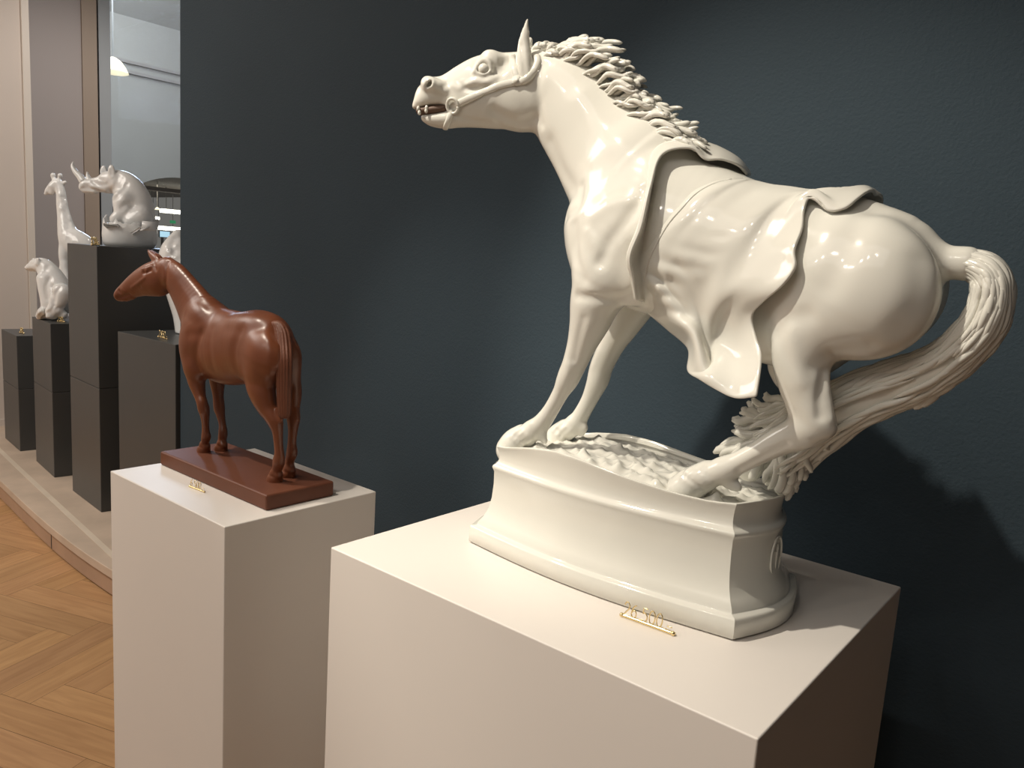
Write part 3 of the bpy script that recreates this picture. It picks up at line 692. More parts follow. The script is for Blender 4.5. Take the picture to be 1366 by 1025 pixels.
    # the brush of the tail: fans out over the end of the base
    fan = [(981, 561), (979, 577), (958, 607), (953, 600), (990, 546), (1003, 537), (1020, 530), (972, 592), (985, 570), (1015, 548), (968, 612), (1000, 590),
           (1046, 667), (1060, 655), (1036, 659), (1070, 640), (1052, 648), (1066, 620), (1092, 612), (1030, 650), (1040, 640), (1018, 645), (1078, 628), (1055, 632), (1104, 598), (1085, 606), (1062, 644), (1049, 661), (1000, 640), (1010, 620)]
    for lay in range(3):
        for (x, y) in fan:
            x += R.uniform(-5, 5); y += R.uniform(-4, 4)
            left = y < 613 and x < 1030
            s0 = (R.uniform(1090, 1150), R.uniform(525, 572)); Yt = YC+R.uniform(.0, .055)+(.03 if left else -.005)
            if left: mid = (1062+R.uniform(-12, 12), 563+R.uniform(-18, 22)+(y-575)*.35)
            else: mid = (1072+R.uniform(-22, 16), 582+R.uniform(-12, 14)); mid = (mid[0]*.6+x*.4, mid[1])
            c = catmull([(*s0, YC+.02), (*mid, (Yt+YC+.02)/2), ((mid[0]*.35+x*.65), (mid[1]*.35+y*.65)+R.uniform(-5, 5), Yt), (x, y, Yt)], 6)
            ph = R.uniform(0, 6.28); pth = [at(a+2.0*math.sin(ph+k*.7), b+2.4*math.cos(ph+k*.9), Y) for k, (a, b, Y) in enumerate(c)]
            r0 = R.uniform(3.8, 6.2)*mpp(pth[-1]); rr = r0*np.interp(np.linspace(0, 1, len(pth)), [0, .3, .8, .95, 1], [.5, .9, 1.1, .9, .35])
            s.add(sweep(pth, rr, rr*.8, (0, 1, 0), 8))
    for (pts) in ([(1260, 505), (1238, 530), (1219, 546)], [(1270, 500), (1245, 528), (1228, 543)], [(1215, 530), (1185, 545), (1160, 557)], [(1175, 545), (1150, 555), (1128, 572)]):
        c = catmull(pts, 6); pth = [at(a, b, YC) for a, b in c]; s.add(sweep(pth, .008*np.interp(np.linspace(0, 1, len(pth)), [0, .5, .9, 1], [.6, 1, .7, .2]), None, (0, 1, 0), 9))
    core = T.mesh('core', 1); o = len(s.V); V = [v.co[:] for v in core.vertices]; F = [tuple(p.vertices) for p in core.polygons]; bpy.data.meshes.remove(core)
    s.add((V, F)); link('tail', s.mesh('tail'), PORC, root)

    # saddle cloth
    cols = [
     ([(997, 234), (985, 221), (962, 213), (940, 213), (922, 198), (884, 206), (869, 248), (857, 302), (842, 342), (846, 372), (850, 401)], [1.26, 1.235, 1.21, 1.19, 1.178, 1.15, 1.115, 1.10, 1.095, 1.11, 1.125]),
     ([(1001, 232), (985, 212), (955, 195), (930, 189), (905, 186), (872, 203), (864, 250), (852, 302), (837.5, 342), (843, 372), (848, 401)], [1.30, 1.275, 1.255, 1.235, 1.21, 1.165, 1.122, 1.104, 1.10, 1.112, 1.127]),
     ([(1001, 236), (987, 226), (958, 214), (935, 210), (915, 208), (886, 230), (876, 268), (863, 310), (850, 345), (850, 375), (853, 402)], [1.305, 1.285, 1.27, 1.25, 1.225, 1.195, 1.16, 1.135, 1.125, 1.127, 1.132]),
     ([(992, 240), (975, 241), (950, 247), (927, 260), (909, 279), (891, 300), (874, 329), (864, 352), (859, 378), (857, 404)], .0005),
     ([(1008, 242), (982, 250), (955, 268), (930, 292), (908, 318), (893, 345), (883, 368), (876, 388), (872, 398), (857, 412)], .004),
     ([(1030, 247), (1002, 258), (972, 280), (945, 307), (922, 335), (908, 355), (900, 372), (896, 385), (895, 398), (870, 423)], .005),
     ([(1055, 250), (1022, 260), (992, 285), (965, 314), (942, 342), (928, 362), (918, 380), (912, 395), (914, 420), (890, 440)], .005),
     ([(1082, 254), (1045, 262), (1012, 288), (988, 318), (966, 346), (950, 368), (938, 388), (930, 405), (930, 425), (927, 446), (918, 466)], .005),
     ([(1105, 253), (1065, 262), (1030, 288), (1010, 320), (990, 350), (972, 375), (957, 398), (948, 420), (946, 445), (945, 472), (945, 490), (917, 495)], .005),
     ([(1130, 251), (1085, 256), (1050, 283), (1033, 318), (1020, 345), (1000, 372), (977, 400), (964, 425), (960, 455), (956, 480), (948, 498), (935, 508)], .006),
     ([(1150, 249), (1126, 262), (1104, 264), (1086, 254), (1062, 270), (1054, 300), (1042, 330), (1044, 352), (1028, 374), (1004, 396), (986, 420), (985, 450), (985, 490), (977, 531)], .010),
     ([(1161, 246.5), (1160, 258), (1148, 268), (1122, 281), (1103, 282), (1091, 264), (1080, 263), (1073, 282), (1071, 305), (1060, 334), (1062, 356), (1045, 381), (1020, 402), (1004, 421), (1009, 450), (1016, 476), (1010, 530)], .017)]
    NR = 64; G = np.zeros((len(cols), NR, 3))
    for j, (px, ly) in enumerate(cols):
        ax = catmull(px, 12); dl = np.r_[0, np.cumsum(np.hypot(*np.diff(ax, axis=0).T))]; u = np.linspace(0, dl[-1], NR)
        G[j, :, 0] = np.interp(u, dl, ax[:, 0]); G[j, :, 1] = np.interp(u, dl, ax[:, 1])
        if isinstance(ly, list):
            G[j, :, 2] = np.interp(u, dl, catmull([(v, 0) for v in ly], 12)[:, 0])
        else:
            for i in range(NR):
                h = C.hit(G[j, i, 0], G[j, i, 1]); t = i/(NR-1)
                low = 0
                y = h[1] if h is not None else np.nan
                G[j, i, 2] = y-ly-.012*low if h is not None else np.nan
            yy = G[j, :, 2]; ok = ~np.isnan(yy)
            # nothing behind the hem: it hangs free beside the belly
            yy[~ok] = np.interp(np.flatnonzero(~ok), np.flatnonzero(ok), yy[ok]); low = np.clip((G[j, :, 1]-400)/110, 0, 1)**1.3; yy[:] = yy*(1-low)+1.088*low
            for _ in range(30 if j >= 5 else 4): yy[1:-1] = (yy[:-2]+2*yy[1:-1]+yy[2:])/4
            if 4 <= j <= 9:                                       # turned-under front edge of the hem
                pass
            if j >= 10: yy -= .006*np.sin(np.linspace(0, 1, NR)*14+.5)
    for _ in range(2): G[3:, 1:-1, 2] = (G[3:, :-2, 2]+2*G[3:, 1:-1, 2]+G[3:, 2:, 2])/4
    # gathers running out of the girth and long drapes to the rear hem
    tt = np.linspace(0, 1, NR)
    for _ in range(5): G[5:-1, :, 2] = (G[4:-2, :, 2]+2*G[5:-1, :, 2]+G[6:, :, 2])/4
    for j in range(3, 7):
        sh = .13*(j-4); x_ = tt+sh; G[j, :, 2] -= .0050*(.05 if j == 3 else max(0, 1-(j-4)/2.6))*np.sin(x_*70+1.6*np.sin(x_*13))*np.exp(-((x_-.80)/.11)**2)
    for j in range(7, 12): G[j, :, 2] -= .007*np.exp(-((tt-.60-.012*(j-8))/.075)**2)*min(1, (j-6)/3)
    for j in range(9, 12): G[j, :, 2] += .004*np.exp(-((tt-.75)/.07)**2)
    for j, tr in ((4, .85), (5, .885), (6, .925), (7, .93), (8, .935), (9, .97)):   # turned-under front edge of the hem
        f_ = {4: .55, 5: .8, 9: .35}.get(j, 1.)
        G[j, :, 2] += f_*(.042*np.clip((tt-tr)/(1-tr), 0, 1)**1.3-.017*np.exp(-((tt-tr)/.030)**2))
    for j, a_ in ((7, .004), (8, .017), (9, .021), (10, .013)):                    # hollow of the drape behind that edge
        G[j, :, 2] += a_*np.exp(-((tt-(.84 if j < 10 else .86))/.085)**2)
    for i in range(7):                                               # the rear corner of the cloth curls over
        u = i/7; G[11, i, :2] = np.array([1167, 263])*(1-u)**2+2*u*(1-u)*np.array([1170, 241])+u*u*G[11, 7, :2]; G[11, i, 2] = G[11, 7, 2]*u+(YC+.035)*(1-u)
        G[10, i, :2] = np.array([1157, 250])*(1-u)**2+2*u*(1-u)*np.array([1156, 246])+u*u*G[10, 7, :2]; G[10, i, 2] = G[10, 7, 2]*u+(YC+.02)*(1-u)
    fine = np.array([catmull(G[:, i, :], 7) for i in range(NR)])          # rows x columns
    nr, nc = fine.shape[:2]; V = [at(*fine[i, j]) for i in range(nr) for j in range(nc)]
    F = [(i*nc+j, i*nc+j+1, (i+1)*nc+j+1, (i+1)*nc+j) for i in range(nr-1) for j in range(nc-1)]
    # far side: the same cloth mirrored down to the flank
    Va = np.array(V).reshape(nr, nc, 3); j0 = 3*7; kmax = int(nr*.5); top = Va[0, j0:]
    o = len(V); m_ = nc-j0
    for k in range(1, kmax, 2):
        for j in range(m_):
            p = Va[k, j0+j]; V.append(np.array([p[0], 2*top[j, 1]-p[1]-(top[j, 1]-YC)*min(1, k/12)*2, p[2]]))
    rows = len(range(1, kmax, 2))
    for j in range(m_-1): F.append((j0+j+1, j0+j, o+j, o+j+1))
    for k in range(rows-1):
        for j in range(m_-1): F.append((o+k*m_+j+1, o+k*m_+j, o+(k+1)*m_+j, o+(k+1)*m_+j+1))
    me = from_arrays('saddle_cloth', V, F); cl = link('saddle_cloth', me, PORC, root)
    md = cl.modifiers.new('thickness', 'SOLIDIFY'); md.thickness = .0052; md.offset = 0
    md = cl.modifiers.new('soft', 'SUBSURF'); md.levels = 1; md.render_levels = 1
    # girth seam: a thin raised welt
    H = [C.hit(*p) for p in cols[3][0][1:]]; H = [h-FW*.003 for h in H if h is not None]
    pp = catmull(H, 6); s = Soup(); s.add(sweep(pp, [.0026]*len(pp), None, (0, 1, 0), 8)); link('girth_seam', s.mesh('girth'), PORC, root)

    # moulded base
    def outline(ins, n=22):
        x0, x1, y0, y1 = -.982+ins, -.430-ins, 1.097+ins, 1.355-ins; pts = []
        for k in range(n): t = k/n; pts.append((x0+(x1-x0)*t, y0-.027*math.sin(math.pi*t)))
        for k in range(n): t = k/n; pts.append((x1+.034*math.sin(math.pi*t), y0+(y1-y0)*t))
        for k in range(n): t = k/n; pts.append((x1+(x0-x1)*t, y1+.027*math.sin(math.pi*t)))
        for k in range(n): t = k/n; pts.append((x0-.034*math.sin(math.pi*t), y1+(y0-y1)*t))
        return np.array(pts)
    def rim(x): return np.interp(x, [-.96, -.93, -.86, -.80, -.74, -.65, -.56, -.50, -.44], [.196, .199, .214, .222, .220, .209, .201, .200, .207])
    prof = [(.003, .0), (.0, .002), (.0, .031), (.0025, .0345), (.009, .0352), (.0105, .037), (.011, .041), (.0185, .053), (.025, .070), (.0285, .092), (.030, .120), (.0295, .145), (.0275, .150), (.0265, .1535), (.0275, .157), (.031, .160), (.0340, .1645)]
    V = []; F = []; n = 88
    for ins, z in prof:
        for p in outline(ins): V.append((p[0], p[1], ZB+.0012+z))
    for f, ins in ((.2, .0352), (.45, .0352), (.7, .0338), (.88, .0318), (.96, .0308), (.99, .0312), (1.0, .0328), (.99, .0350), (.95, .037), (.80, .038)):
        for p in outline(ins): zt = rim(p[0]); V.append((p[0], p[1], ZB+.1645+(zt-.1645)*f))
    ns = len(V)//n
    for i in range(ns-1):
        for k in range(n): F.append((i*n+k, i*n+(k+1) % n, (i+1)*n+(k+1) % n, (i+1)*n+k))
    F.append(tuple(range(n))[::-1])
    me = from_arrays('base', V, F); b = link('base', me, PORC, root)
    n_ = 88; me.attributes.new('sharp_edge', 'BOOLEAN', 'EDGE')
    me.attributes['sharp_edge'].data.foreach_set('value', [(e_.vertices[0] % n_ == e_.vertices[1] % n_ and e_.vertices[0] % 22 == 0 and max(e_.vertices) < n_*26) for e_ in me.edges])
    # ground of the base: churned terrain inside the rim
    nx, ny = 150, 62; R2 = np.random.default_rng(5); V = []; F = []
    bumps = [(R2.uniform(-.93, -.47), R2.uniform(1.14, 1.31), R2.uniform(.004, .009), R2.uniform(.004, .010)) for _ in range(230)]
    gx = np.linspace(0, 1, nx); gy = np.linspace(0, 1, ny); X, Yg = np.meshgrid(gx, gy, indexing='ij'); bl = .034*np.sin(np.pi*Yg); X = -.9445-bl+(.477+2*bl)*X
    tb = np.clip((X+.945)/.478, 0, 1); bow = .027*np.sin(np.pi*tb); Yw = (1.097+.038-bow)+(Yg)*((1.355-.038+bow)-(1.097+.038-bow))
    Z = np.interp(X, [-.96, -.93, -.86, -.80, -.74, -.65, -.56, -.50, -.44], [.186, .190, .203, .210, .205, .197, .189, .186, .188])
    edge = np.minimum(np.minimum(Yg, 1-Yg)*ny/9, 1)
    Z = Z-.006*(1-edge)
    for bx_, by_, s_, a_ in bumps: Z += a_*np.exp(-(((X-bx_)/s_)**2+((Yw-by_)/s_)**2)**.62)*edge
    Z += .0022*np.sin(X*95+2*np.sin(Yw*70))*np.sin(Yw*120+X*40)*edge
    for i in range(nx):
        for j in range(ny): V.append((X[i, j], Yw[i, j], ZB+Z[i, j]))
    for i in range(nx-1):
        for j in range(ny-1): F.append((i*ny+j, (i+1)*ny+j, (i+1)*ny+j+1, i*ny+j+1))
    gr = link('rocky_ground', from_arrays('ground', V, F), PORC, root)
    # oval medallion with a sceptre on the rounded end
    cx, cz = -.430-.030+.034*math.sin(math.pi*.52), ZB+.106
    s = Soup(); ring = [np.array([cx+.0015, 1.225+.021*math.sin(t), cz+.032*math.cos(t)]) for t in np.linspace(0, 2*math.pi, 41)]
    s.add(sweep(ring, [.0019]*41, None, (1, 0, 0), 8)); md_ = link('medallion', s.mesh('medallion'), PORC, root)
    s = Soup(); s.add(sweep([np.array([cx+.002, 1.225, cz+z]) for z in (-.024, -.01, 0, .012, .02)], [.0012, .0014, .0018, .0024, .001], None, (1, 0, 0), 8))
    s.add(sweep([np.array([cx+.002, 1.225+y, cz+.008]) for y in (-.006, 0, .006)], [.001, .0018, .001], None, (1, 0, 0), 8)); link('sceptre_emblem', s.mesh('sceptre'), PORC, md_)
    return C
WH = white_horse()
# ================================================================== brown horse
def brown_horse():
    y0 = 1.04; zt = ZS+.036
    root = thing('horse_figurine', 'brown standing horse figure on a flat brown slab', 'horse figurine', (-1.68, y0, ZS))
    C = Clay((-2.32, .90, zt-.012), (-1.38, 1.19, EYE-.005), .0021)
    B = lambda px, py, Y, r, l=None: (at(px, py, Y), r, l if l else r)
    z = lambda v: EYE+v
    C.add([SM(-1.868, y0, z(-.262), .066, .047), SM(-1.83, y0, z(-.262), .085, .053), SM(-1.76, y0, z(-.259), .089, .058), SM(-1.70, y0, z(-.250), .086, .058), SM(-1.64, y0, z(-.234), .083, .055), SM(-1.60, y0, z(-.230), .076, .050)], .004)
    for s in (-1, 1):
        o_ = .026 if s < 0 else .017; C.add([SM(-1.675, y0+s*.022, z(-.230), .064, .032), SM(-1.615, y0+s*o_, z(-.244), .080, .036), SM(-1.590, y0+s*o_, z(-.265), .070, .033)], .02)
        C.add([SM(-1.845, y0+s*.030, z(-.215), .050, .022), SM(-1.875, y0+s*.036, z(-.265), .046, .026), SM(-1.868, y0+s*.036, z(-.310), .036, .024)], .016)
    # withers, neck
    C.add([SM(-1.74, y0, z(-.215), .045, .03), SM(-1.80, y0, z(-.208), .046, .026), SM(-1.85, y0, z(-.205), .05, .026)], .03)
    C.add([B(272, 438, 1.036, .078, .042), B(266, 423, 1.034, .070, .037), B(252, 398, 1.03, .056, .030), B(237, 375, 1.024, .045, .026), B(224, 362, 1.02, .038, .025)], .032)
    # head, turned a little to the room
    Hy = lambda px: 1.02-(222-px)*.00075
    D = np.array([-.118, -.048, 0]); LH = (-D[1], D[0], 0)
    def Hd(px, py, r, ratio): P = at(px, py, Hy(px)); return (P, r*mpp(P), r*mpp(P)*ratio)
    C.add([Hd(222, 366, 20, .66), Hd(212, 371, 23.5, .62), Hd(203, 373, 22.5, .62), Hd(192, 376, 19, .62), Hd(181, 381, 15.5, .66), Hd(171, 387, 12, .8), Hd(164.5, 391.5, 9.8, 1.05), Hd(162, 394, 8.6, 1.2)], .008, LH)
    C.add([Hd(213, 379, 15, .8)], .008, LH)
    C.add([Hd(176, 392, 8, .9), Hd(168, 397, 5.6, 1.2)], .003, LH)
    def on(pts): return [h for h in (C.hit(*p) for p in pts) if h is not None]
    C.crease(on([(156.5, 397), (164, 396), (173, 393)]), .0030, .0065)
    C.crease(on([(160, 400), (167, 400)]), .004, -.002)
    for pts, w_, d in (([(158.5, 388), (160, 391)], .0034, .0065), ([(163, 386), (166, 389)], .004, -.002), ([(190, 359.5), (196, 358), (203, 355)], .004, -.004), ([(191, 364.5), (196, 363), (201, 361)], .0035, .0045),
                       ([(176, 384), (184, 378), (193, 371)], .004, -.0028), ([(178, 388), (187, 383)], .005, .002), ([(224, 350), (221, 372), (223, 388)], .006, .004),
                       ([(200, 393), (212, 391), (220, 384)], .006, -.001), ([(205, 352), (208, 360)], .005, .003)):
        q = on(pts)
        if len(q) > 1: C.crease(q, w_, d)
    e = C.hit(195.5, 361.5)
    if e is not None: C.add([(e-C.normal(e)*.002, .0052, .0052)], .001)
    for dy, dx in ((0, 0), (.022, 3.5)):
        b = Hy(208)+dy
        P = lambda x, y, r, l: (at(x+dx, y, b), r, l)
        C.add([P(212, 351, .012, .009), P(208, 346, .013, .009), P(203, 341, .010, .007), P(199, 336, .005, .004), P(197.3, 333.5, .0012, .001)], .004)
    # legs: elbow or stifle down to the hoof
    def leg(st, k=.010): C.add([B(a, b, Y, r, (l or r)) for a, b, Y, r, l in st], k)
    yn, yf = 1.008, 1.078
    leg([(262, 488, yn, .036, .026), (262, 507, yn, .025, .021), (266.5, 527, yn, .0150, .0145), (269.5, 537, yn, .0135, .0135), (271.5, 545, yn+.003, .0145, .0145), (273, 552, yn+.005, .0122, .0122), (274, 565, yn+.010, .0092, .0092), (274.5, 576, yn+.014, .0098, .0098), (275, 583, yn+.016, .0120, .0120), (273.5, 590, yn+.018, .0092, .0095)])
    leg([(291, 490, yf, .034, .024), (290, 507, yf, .023, .02), (291, 527, yf, .0142, .0142), (292.5, 544, yf, .0145, .0145), (294, 552, yf-.001, .0118, .0118), (296.5, 565, yf-.003, .0092, .0092), (297.5, 576, yf-.005, .0115, .0115), (297, 583, yf-.006, .0115, .0115), (296, 589, yf-.007, .0092, .0095)])
    def hoof(px, py, Y, r):
        P = at(px, py, Y); P[2] = zt
        C.add([(P+np.array([0, 0, .020]), r*.86, r*.86), (P+np.array([-.004, 0, .006]), r*1.12, r*1.1), (P+np.array([-.005, 0, -.004]), r*1.16, r*1.12)], .003)
        C.add([(P+np.array([.009, 0, .016]), r*.55, r*.7)], .004)
        C.crease([P+np.array([-r*.95, -r*.5, .017]), P+np.array([-r*.3, -r*.98, .017]), P+np.array([r*.6, -r*.75, .014])], .003, .002)
    hoof(273, 601, 1.028, .0150); hoof(296, 599, 1.07, .0150)
    leg([(352, 478, 1.005, .062, .036), (347, 505, 1.003, .046, .030), (350, 524, 1.004, .036, .027), (356.5, 542, 1.008, .0265, .0225), (362.5, 553, 1.011, .0215, .0190), (367, 562, 1.014, .0190, .0172), (370, 574, 1.016, .0128, .0128), (371.5, 592, 1.018, .0104, .0104), (372.5, 605, 1.019, .0112, .0112), (372, 616, 1.020, .0148, .0140), (369.5, 627, 1.020, .0108, .0108)], .014)
    leg([(384, 478, 1.070, .044, .024), (386.5, 505, 1.072, .032, .022), (390.5, 524, 1.075, .0235, .020), (391, 544, 1.072, .0165, .0155), (391.5, 558, 1.070, .0165, .0155), (391, 572, 1.068, .0118, .0118), (389.5, 590, 1.067, .0100, .0100), (389.5, 604, 1.067, .0135, .0130), (387, 614, 1.066, .0110, .0110), (386, 623, 1.066, .0105, .0105)], .014)
    C.add([B(371, 546, 1.012, .006, .005), B(374, 560, 1.015, .0075, .006)], .006); C.add([B(395, 548, 1.071, .006, .005), B(395.5, 560, 1.07, .007, .006)], .006)
    hoof(368, 641, 1.021, .0165); hoof(385.5, 634, 1.066, .0165)
    # muscle relief
    for pts, w_, d in ((_p, _w*1.15, _d*.6) for _p, _w, _d in (([(268, 445), (262, 470), (263, 490)], .010, .004), ([(250, 470), (258, 488)], .010, .002), ([(318, 445), (312, 470), (318, 500)], .014, .0055), ([(300, 440), (320, 440), (345, 437)], .014, .003),
                       ([(282, 440), (280, 470), (284, 492)], .012, .003), ([(239, 440), (252, 447), (268, 446)], .010, .0035), ([(345, 440), (352, 470), (345, 500)], .014, .002),
                       ([(233, 408), (248, 420), (262, 432)], .010, .0022), ([(240, 372), (258, 395), (278, 410)], .008, .0014), 
                       ([(364, 566), (368, 590)], .004, .0022), ([(268, 555), (270, 575)], .003, .0016), ([(326, 510), (345, 512), (362, 508)], .010, .0025), ([(300, 498), (315, 500)], .012, -.002),
                       ([(368, 436), (366, 470), (366, 505)], .010, .005), ([(392, 440), (393, 470), (391, 500)], .008, .003))):
        q = on(pts)
        if len(q) > 1: C.crease(q, w_, d)
    
    me = C.mesh('body', 2, True); link('body', me, BROWN, root)
    # tail: flat bundle of long hair hanging from the dock
    T = Clay((-1.62, .94, EYE-.44), (-1.40, 1.10, EYE-.13), .0017)
    st = [(367, 432, .010), (372, 434, .0135), (376.5, 443, .0170), (378.5, 460, .0185), (379.5, 480, .0185), (379.5, 505, .0178), (379.3, 530, .0165), (379.3, 548, .0152), (379.5, 553, .0138)]
    cen = []
    for i, (a, b, r) in enumerate(st):
        if i <= 4:
            h = C.hit(a, b); d0 = 1.70 if h is None else float((h-CAM)@FW)
            ds = min(d0, ds+.004) if i else d0
            cen.append(at_d(a, b, ds-.008+.010*(i == 0)))
        else: cen.append(at(a, b, cen[4][1]))
    T.add([(c, r*.72, r) for c, (a, b, r) in zip(cen, st)], .003, RT)
    cen2 = cen+[cen[-1]-UP*.02]; st2 = st+[st[-1]]
    for i in range(11):
        o = (i-5)/5.4
        T.crease([c+RT*o*r*.98-FW*r*.72*math.sqrt(1-o*o) for c, (a, b, r) in zip(cen2[1:], st2[1:])], .0022, .0022 if i % 2 else -.0014)
    me = T.mesh('tail', 1); link('tail', me, BROWND, root)
    box('base_slab', (-1.928, .944, ZS), (-1.446, 1.127, zt), BROWND, root, .005)
brown_horse()

# ================================================================== small porcelain animals on the charcoal plinths
def figure(name, lab, cat, ground, lo_hi, h, dist, build, material=PORC2):
    """dist: distance of the figure's middle plane; build(C, P) with P(px, py, r_px, ratio, toward) making stations"""
    root = thing(name, lab, cat, ground)
    ctr = at_d(*lo_hi[0], dist); half = lo_hi[1]
    C = Clay(ctr-half, ctr+half, h)
    LV = FW.copy(); LV[2] = 0; LV /= np.linalg.norm(LV)
    def P(px, py, r, ratio=.75, dd=0.):
        q = at_d(px, py, dist+dd); k = (dist+dd)/FPX; return (q, r*k, r*k*ratio)
    build(C, P, LV, root)
    C.F[:, :, :max(0, int((ground[2]-C.lo[2])/h)+1)] = .2                     # cut level with the plinth top
    link('body', C.mesh('body', 1), material, root)
    return C
zt_ = EYE-.055
RD = float((np.array([*np.array([qt[0], qt[2]]).mean(0), zt_])-CAM)@FW)
def rhino(C, P, L, root):
    # body of the rhino rising from the vessel
    C.add([P(186, 296, 20, .95), P(184, 276, 20, .9), P(177, 260, 20, .85), P(167, 249, 19, .8), P(157, 243.5, 16, .75), P(145, 244.5, 13.5, .75), P(135, 246, 10.5, .8), P(124, 247, 9, .85), P(115, 248, 8, .95), P(111, 250, 5.5, 1.1)], .03, L)
    C.add([P(151, 240, 11, .9), P(143, 239, 9, .8)], .02, L)
    C.add([P(126, 254, 5, 1.1), P(113, 254.5, 3.4, 1.2)], .01, L)
    C.add([P(166, 268, 15, .9, -.05), P(163, 285, 11, .8, -.07), P(155, 293, 8.5, .8, -.08)], .02, L)       # near foreleg folded
    C.add([P(188, 290, 14, .9, -.05), P(176, 296, 10, .9, -.07)], .02, L)
    def on(pts): return [x for x in (C.hit(*p) for p in pts) if x is not None]
    for pts, w_, d in (([(147, 256), (153, 249), (158, 236)], .014, .014), ([(151, 259), (158, 251), (163, 239)], .012, .012), ([(152, 266), (160, 258), (168, 246)], .012, .013), ([(110, 251), (118, 251.5), (130, 254)], .008, .010),
                       ([(124, 242), (132, 246), (142, 246)], .010, .012), ([(113, 247), (117, 248.5)], .008, .010), ([(132, 239), (138, 241)], .008, .008), ([(162, 277), (170, 272), (176, 276)], .012, .010), ([(122, 249), (132, 251), (142, 254)], .008, -.006)):
        q = on(pts)
        if len(q) > 1: C.crease(q, w_, d)
    for (x, y, d) in ((149.5, 227, -.05), (139, 228, .05)):
        C.add([P(x, y+9, 3, .8, d), P(x-.6, y+2, 5.2, .5, d), P(x-.8, y-4, 3.6, .5, d)], .006, L)
        w_ = C.hit(x-1.2, y+1)
        if w_ is not None: C.crease([w_, w_-UP*.02], .010, .010)
    h_ = C.hit(150, 227)
    C.F[:, :, :max(1, int((at_d(172, 322, RD)[2]-C.lo[2])/C.h))] = .2
    # broken shell vessel: turned bowl with a jagged rim
    c0 = at_d(173.5, 318, RD); k = RD/FPX; zb_ = EYE-.055+.001; V = []; F = []; n = 64; Rj = random.Random(4)
    top = []; v = 0
    for i in range(n): v = .72*v+Rj.uniform(-4.5, 4.5); top.append(v)
    rows = [(.90, 0.), (.97, .18), (1., .38), (1.0, .58), (.975, .8), (.95, 1.), (.90, 1.), (.90, .7), (.88, .3)]
    for (rr, h) in rows:
        for i in range(n):
            a = 2*math.pi*i/n; z = zb_+h*(33+top[i]*(h > .55))*k
            V.append((c0[0]+33.5*k*rr*math.cos(a), c0[1]+33.5*k*rr*math.sin(a), z))
    for r in range(len(rows)-1):
        for i in range(n): F.append((r*n+i, r*n+(i+1) % n, (r+1)*n+(i+1) % n, (r+1)*n+i))
    F.append(tuple(range(n))[::-1])
    link('broken_shell', from_arrays('shell', V, F), PORC2, root)
    for q_, (x, y) in enumerate(((190, 305), (199, 302), (182, 308), (150, 302), (205, 299))):
        p = at_d(x, y, RD-.14*(x < 200)); bm = bmesh.new(); bmesh.ops.create_cube(bm, size=1)
        for vv in bm.verts: vv.co = Vector(p)+Matrix.Rotation(q_*1.3, 3, 'Z') @ (Matrix.Rotation(.5+q_, 3, 'X') @ Vector((vv.co.x*.07, vv.co.y*.05, vv.co.z*.008)))
        bmesh.ops.bevel(bm, geom=bm.edges[:], offset=.002, segments=2, affect='EDGES')
        me = bpy.data.meshes.new('shard'); bm.to_mesh(me); bm.free(); link('shell_shard', me, PORC2, root)
    # horns
    hs = Soup(); k = 4.6/FPX
    pth = catmull([P(112, 243, 1)[0], P(107, 236, 1)[0], P(100.5, 229, 1)[0], P(97, 222, 1)[0], P(97.5, 215.5, 1)[0]], 6)
    hs.add(sweep(pth, np.interp(np.linspace(0, 1, len(pth)), [0, .5, .85, 1], [5.2, 3.2, 1.7, .4])*k, None, L, 12)); link('front_horn', hs.mesh('horn'), PORC2, root)
    hs = Soup(); pth = catmull([P(120, 242, 1)[0], P(117.5, 236, 1)[0], P(116, 229, 1)[0]], 5)
    hs.add(sweep(pth, np.interp(np.linspace(0, 1, len(pth)), [0, .5, 1], [4.6, 2.6, .4])*k, None, L, 12)); link('rear_horn', hs.mesh('horn'), PORC2, root)
G0 = np.array([qt[0], qt[2]]).mean(0)
figure('rhino_figurine', 'white porcelain rhino climbing out of a broken shell on the tallest plinth', 'rhino figurine', (G0[0], G0[1], zt_), ((152, 272), np.array([.34, .34, .30])), .0058, float((np.array([G0[0], G0[1], zt_])-CAM)@FW), rhino)

